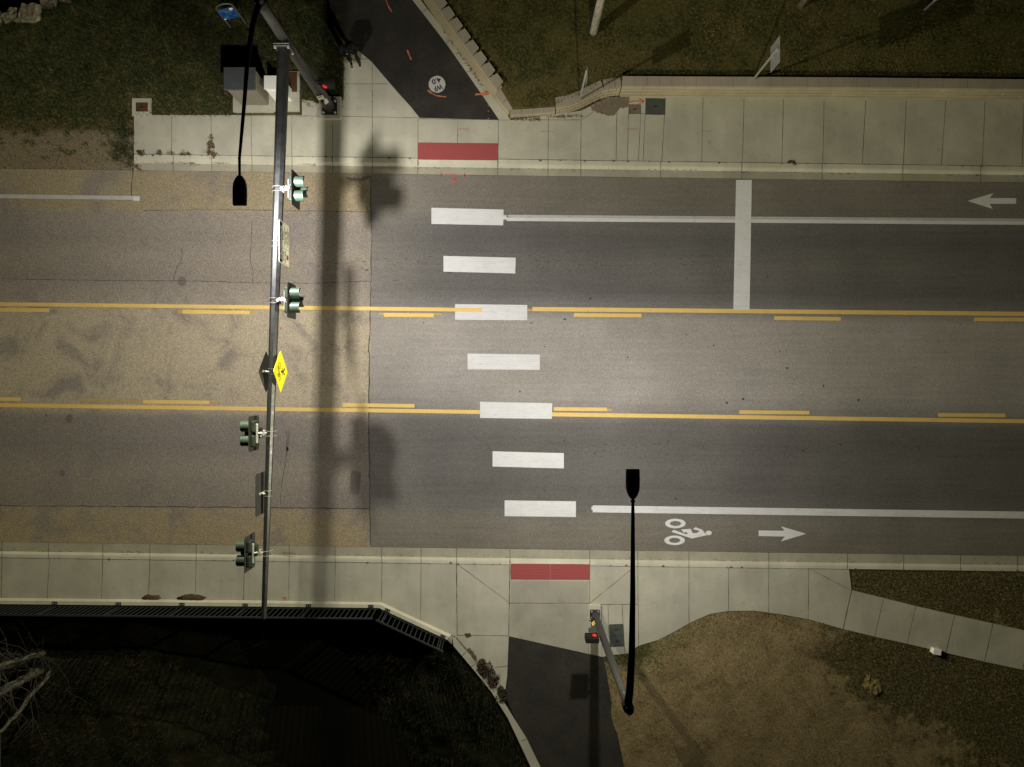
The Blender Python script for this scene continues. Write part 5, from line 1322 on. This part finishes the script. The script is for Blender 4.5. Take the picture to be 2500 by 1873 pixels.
# ------------------------------------------------------------------ railing
def railing(label, a, b, n_pick, brk):
    """a, b: end points on the ground line"""
    root = thing('railing', label, 'railing', (a.x, a.y, 0.2)); d = (b - a); L = d.length; d.normalize(); ang = math.atan2(d.y, d.x); R = Matrix.Rotation(ang, 3, 'Z'); zb, ztp = 0.24, 1.28
    m = (a + b) / 2
    mb = MB(); mb.box((m.x, m.y, ztp), (L, 0.07, 0.045), R, 0.008); sub('top_rail', mb, M['rail'], root)
    mb = MB(); mb.box((m.x, m.y, zb), (L, 0.045, 0.045), R, 0.005); sub('bottom_rail', mb, M['rail'], root)
    out = Vector((d.y, -d.x, 0))
    first = None
    for k in range(n_pick):
        p = a + d * (L * (k + 0.5) / n_pick)
        if first is None:
            mb = MB(); mb.box((p.x, p.y, (zb + ztp) / 2), (0.034, 0.034, ztp - zb - 0.046), R); first = sub('picket', mb, M['rail'], root); p0 = p
        else:
            c = first.copy(); C.objects.link(c); c.parent = root; c.location = p - p0
    for s_ in brk:
        p = a + d * s_
        mb = MB(); mb.box((p.x, p.y, 0.72), (0.05, 0.05, 1.1), R, 0.004); sub('post', mb, M['rail'], root)
        q = p - out * 0.11; mb = MB(); mb.box((q.x, q.y, 0.292), (0.2, 0.16, 0.018), R, 0.004)
        o = sub('bracket', mb, M['rail'], root)
        for e_ in (-0.05, 0.05):
            mb2 = MB(); r_ = p - out * 0.13 + d * e_; mb2.tube([(r_.x, r_.y, 0.301), (r_.x, r_.y, 0.33)], 0.017, 8)
            ob = mb2.build('bolt', M['bolt'], None); ob.parent = o; ob.location = -Vector(root.location)
ra = P(-40, 1478.5, 0.24); rb = P(924, 1488, 0.24)
railing('long black picket railing along the lower left edge beam', ra, rb, 78, [(P(x, 1480, 0.24) - P(-40, 1480, 0.24)).length for x in (136, 291, 446, 600, 754, 906)])
rc = P(930, 1491, 0.24); rd_ = P(1089, 1566, 0.24)
railing('short angled black picket railing above the creek at the sidewalk bend', rc, rd_, 15, [0.22, 2.55])

# ------------------------------------------------------------------ person looking down at a controller
def skin(name, verts, edges, rad, mat, par, root=0, subd=2):
    me = bpy.data.meshes.new(name); me.from_pydata(verts, edges, []); me.materials.append(mat)
    o = bpy.data.objects.new(name, me); C.objects.link(o); o.parent = par
    o.modifiers.new('skin', 'SKIN').use_smooth_shade = True
    for i, r in enumerate(rad):
        sv = me.skin_vertices[0].data[i]; sv.radius = r if hasattr(r, '__len__') else (r, r); sv.use_root = (i == root)
    s_ = o.modifiers.new('sub', 'SUBSURF'); s_.levels = subd; s_.render_levels = subd
    return o
pf = P(868, 152, SZ)
pr = thing('person', 'person in black jacket and cap looking down, standing on the concrete beside the path', 'person', (pf.x, pf.y, SZ), math.radians(8))
V = []; E = []; Rr = []
def jv(p, r, c=None):
    V.append(p); Rr.append(r)
    if c is not None: E.append((c, len(V) - 1))
    return len(V) - 1
pel = jv((0, 0.08, 0.93), (0.15, 0.11)); sp = jv((0, 0.05, 1.12), (0.12, 0.09), pel); ch = jv((0, -0.02, 1.3), (0.11, 0.09), sp); nk = jv((0, -0.17, 1.46), 0.055, ch); hd = jv((0, -0.24, 1.53), (0.075, 0.085), nk); hd2 = jv((0, -0.31, 1.6), (0.08, 0.095), hd); hd3 = jv((0, -0.34, 1.68), 0.06, hd2); ns = jv((0, -0.41, 1.555), 0.02, hd2)
for s_ in (-1, 1):
    sh = jv((s_ * 0.18, -0.05, 1.33), 0.05, ch); el = jv((s_ * 0.29, -0.05, 1.1), 0.048, sh); wr = jv((s_ * 0.13, -0.3, 1.06), 0.03, el); pa = jv((s_ * 0.095, -0.36, 1.07), (0.04, 0.02), wr)
    for q in range(4):
        k1_ = jv((s_ * (0.1 - 0.012 * q), -0.42 + 0.012 * q, 1.085 - 0.02 * q), 0.011, pa); k2_ = jv((s_ * (0.06 - 0.008 * q), -0.445 + 0.012 * q, 1.075 - 0.02 * q), 0.009, k1_); jv((s_ * (0.035 - 0.004 * q), -0.44 + 0.012 * q, 1.065 - 0.02 * q), 0.008, k2_)
    t1_ = jv((s_ * 0.07, -0.35, 1.11), 0.012, pa); jv((s_ * 0.045, -0.385, 1.115), 0.009, t1_)
    hp = jv((s_ * 0.095, 0.07, 0.88), 0.09, pel); kn = jv((s_ * 0.12, 0.0, 0.5), 0.06, hp); an = jv((s_ * 0.14, 0.05, 0.1), 0.042, kn); to = jv((s_ * 0.155, -0.12, 0.05), 0.035, an)
skin('body', V, E, Rr, M['skin'], pr)
V = []; E = []; Rr = []
pel = jv((0, 0.1, 0.84), (0.21, 0.17)); sp = jv((0, 0.07, 1.1), (0.22, 0.19), pel); ch = jv((0, -0.02, 1.32), (0.22, 0.19), sp); nk = jv((0, -0.13, 1.45), 0.11, ch)
hood = jv((0, 0.02, 1.43), (0.13, 0.08), ch)
for s_ in (-1, 1):
    sh = jv((s_ * 0.2, -0.06, 1.36), 0.115, ch); el = jv((s_ * 0.31, -0.04, 1.1), 0.088, sh); jv((s_ * 0.15, -0.29, 1.06), 0.05, el)
skin('jacket', V, E, Rr, M['jacket'], pr)
V = []; E = []; Rr = []
pel = jv((0, 0.08, 0.92), (0.16, 0.12))
for s_ in (-1, 1):
    hp = jv((s_ * 0.095, 0.07, 0.85), 0.11, pel); kn = jv((s_ * 0.12, 0.0, 0.5), 0.078, hp); jv((s_ * 0.14, 0.04, 0.1), 0.066, kn)
skin('trousers', V, E, Rr, M['trouser'], pr)
for s_ in (-1, 1):
    c0 = (s_ * 0.15, -0.03)
    mb = MB()
    for (yy, rx, zz, rz_) in ((0.05, 0.048, 0.075, 0.06), (-0.05, 0.05, 0.06, 0.05), (-0.13, 0.046, 0.05, 0.04)): mb.blob((c0[0] + s_ * 0.02 * (0.05 - yy), c0[1] + yy, zz), (rx, 0.085, rz_), 0, 0, 3)
    sh_ = mb.build('shoe', M['shoe'], pr, False)
    mb = MB(); pts = [(c0[0] + s_ * 0.02 * (0 - 0.16 * math.sin(t)) + 0.054 * math.cos(t), c0[1] - 0.05 + 0.175 * math.sin(t)) for t in [2 * PI * k / 24 for k in range(24)]]
    mb.slab(pts, 0.0, 0.03); so = mb.build('sole', M['sole'], sh_, False)
mb = MB(); mb.blob((0, -0.315, 1.655), (0.098, 0.115, 0.085), 0, 0, 3)
pts = [(0.085 * math.cos(t), -0.39 - 0.13 * math.sin(t)) for t in [PI * k / 12 for k in range(13)]]; mb.slab(pts, 1.618, 1.63)
cap_o = mb.build('cap', M['jacket'], pr, False)
mb = MB(); mb.box((0, -0.47, 1.634), (0.03, 0.02, 0.006)); mb.build('cap_badge', M['wprint'], cap_o, False)
mb = MB(); mb.blob((0, -0.27, 1.58), (0.082, 0.075, 0.07), 0, 0, 3); mb.build('hair', M['hair'], pr, False)
# small tick shaped mark on the back of the jacket
mb = MB()
mb.tube([(-0.1, 0.0, 1.508), (-0.07, -0.02, 1.508)], 0.008, 6); mb.tube([(-0.07, -0.02, 1.508), (-0.03, 0.02, 1.508)], 0.006, 6)
mb.build('jacket_mark', M['steel'], pr, False)
ct = thing('controller', 'dark remote controller with a pale strap held by the person', 'controller', (pf.x, pf.y, SZ), math.radians(8))
mb = MB(); mb.box((0, -0.41, 1.09), (0.17, 0.1, 0.045), Matrix.Rotation(math.radians(-25), 3, 'X'), 0.015); mb.build('body', M['black'], ct, False)
mb = MB(); mb.box((0, -0.46, 1.14), (0.15, 0.012, 0.08), Matrix.Rotation(math.radians(-40), 3, 'X'), 0.004); mb.build('screen', M['black'], ct, False)
mb = MB(); mb.tube([(-0.08, -0.43, 1.07), (-0.1, -0.47, 0.8), (-0.04, -0.45, 0.6), (0.02, -0.44, 0.8), (0.05, -0.43, 1.07)], 0.006, 6); mb.build('strap', M['wprint'], ct, False)

# ------------------------------------------------------------------ world, lamps, camera
world = bpy.data.worlds.new('World'); bpy.context.scene.world = world; world.use_nodes = True
wn = world.node_tree.nodes; sky = wn.new('ShaderNodeTexSky'); sky.sky_type = 'NISHITA'; sky.sun_disc = False
sky.sun_elevation = math.radians(-5); sky.sun_rotation = math.radians(200)
world.node_tree.links.new(sky.outputs[0], wn['Background'].inputs[0]); wn['Background'].inputs[1].default_value = 0.05

def street_light(name, c, watts, house=None):
    l = bpy.data.lights.new(name, 'AREA'); l.shape = 'RECTANGLE'; l.size = 0.2; l.size_y = 0.28; l.energy = watts
    l.use_nodes = True; nt = l.node_tree; n = nt.nodes; em = n['Emission']
    geo = n.new('ShaderNodeNewGeometry'); dot = n.new('ShaderNodeVectorMath'); dot.operation = 'DOT_PRODUCT'
    nt.links.new(geo.outputs['Incoming'], dot.inputs[0]); nt.links.new(geo.outputs['Normal'], dot.inputs[1])
    ab = n.new('ShaderNodeMath'); ab.operation = 'ABSOLUTE'; nt.links.new(dot.outputs['Value'], ab.inputs[0])
    # street lantern optic: throws more light sideways, cut off near the horizon
    iv = n.new('ShaderNodeValToRGB'); nt.links.new(ab.outputs[0], iv.inputs[0]); e_ = iv.color_ramp.elements
    while len(e_) < len(LIGHT_CURVE): e_.new(0.5)
    for q, (p_, v_) in zip(e_, LIGHT_CURVE): q.position = p_; q.color = (v_ / 4, v_ / 4, v_ / 4, 1)
    m2 = n.new('ShaderNodeMath'); m2.operation = 'MAXIMUM'; m2.inputs[1].default_value = 0.1; nt.links.new(ab.outputs[0], m2.inputs[0])
    m3 = n.new('ShaderNodeMath'); m3.operation = 'MULTIPLY'; nt.links.new(iv.outputs[0], m3.inputs[0]); m3.inputs[1].default_value = 4.0
    mu = n.new('ShaderNodeMath'); mu.operation = 'DIVIDE'; nt.links.new(m3.outputs[0], mu.inputs[0]); nt.links.new(m2.outputs[0], mu.inputs[1])
    last = mu.outputs[0]
    if house:  # house side shield: less light thrown backwards past the pole
        sp = n.new('ShaderNodeSeparateXYZ'); nt.links.new(geo.outputs['Incoming'], sp.inputs[0])
        sg_ = n.new('ShaderNodeMath'); sg_.operation = 'MULTIPLY'; nt.links.new(sp.outputs['Y'], sg_.inputs[0]); sg_.inputs[1].default_value = house
        hs = n.new('ShaderNodeMapRange'); hs.interpolation_type = 'SMOOTHSTEP'; nt.links.new(sg_.outputs[0], hs.inputs[0])
        for q, v_ in enumerate((0.42, 0.74, 1.0, 0.34)): hs.inputs[q + 1].default_value = v_
        mh = n.new('ShaderNodeMath'); mh.operation = 'MULTIPLY'; nt.links.new(last, mh.inputs[0]); nt.links.new(hs.outputs[0], mh.inputs[1]); last = mh.outputs[0]
    nt.links.new(last, em.inputs['Strength'])
    cr = n.new('ShaderNodeValToRGB'); nt.links.new(ab.outputs[0], cr.inputs[0])
    el = cr.color_ramp.elements; el[0].position = 0.36; el[0].color = (1.0, 0.945, 0.68, 1); el[1].position = 0.78; el[1].color = (1.0, 0.962, 0.91, 1)
    nt.links.new(cr.outputs[0], em.inputs['Color'])
    o = bpy.data.objects.new(name, l); C.objects.link(o); o.location = (c.x, c.y, c.z - 0.075)
    return o
# candela curve of the lantern against the cosine of the angle from straight down
LIGHT_CURVE = [(0.05, 0.0), (0.16, 1.5), (0.26, 2.9), (0.40, 2.55), (0.465, 1.95), (0.573, 1.4), (0.707, 1.3), (0.86, 1.26), (1.0, 1.22)]
HOUSE = 1.0
street_light('lamp_light', LAMPC + Vector((0, -0.08, 0)), 780, HOUSE)
street_light('lamp_light', LAMP2 + Vector((0, 0.08, 0)), 600)

cam = bpy.data.cameras.new('camera'); co = bpy.data.objects.new('camera', cam); C.objects.link(co)
co.location = (0, 0, H); co.rotation_euler = (0, 0, 0); cam.sensor_fit = 'HORIZONTAL'; cam.sensor_width = 36.0; cam.lens = F / 2500 * 36.0
cam.clip_end = 1000
sc = bpy.context.scene; sc.camera = co
sc.view_settings.view_transform = 'Standard'; sc.view_settings.look = 'None'; sc.view_settings.exposure = 0.0; sc.view_settings.gamma = 1.0
sc.cycles.max_bounces = 5
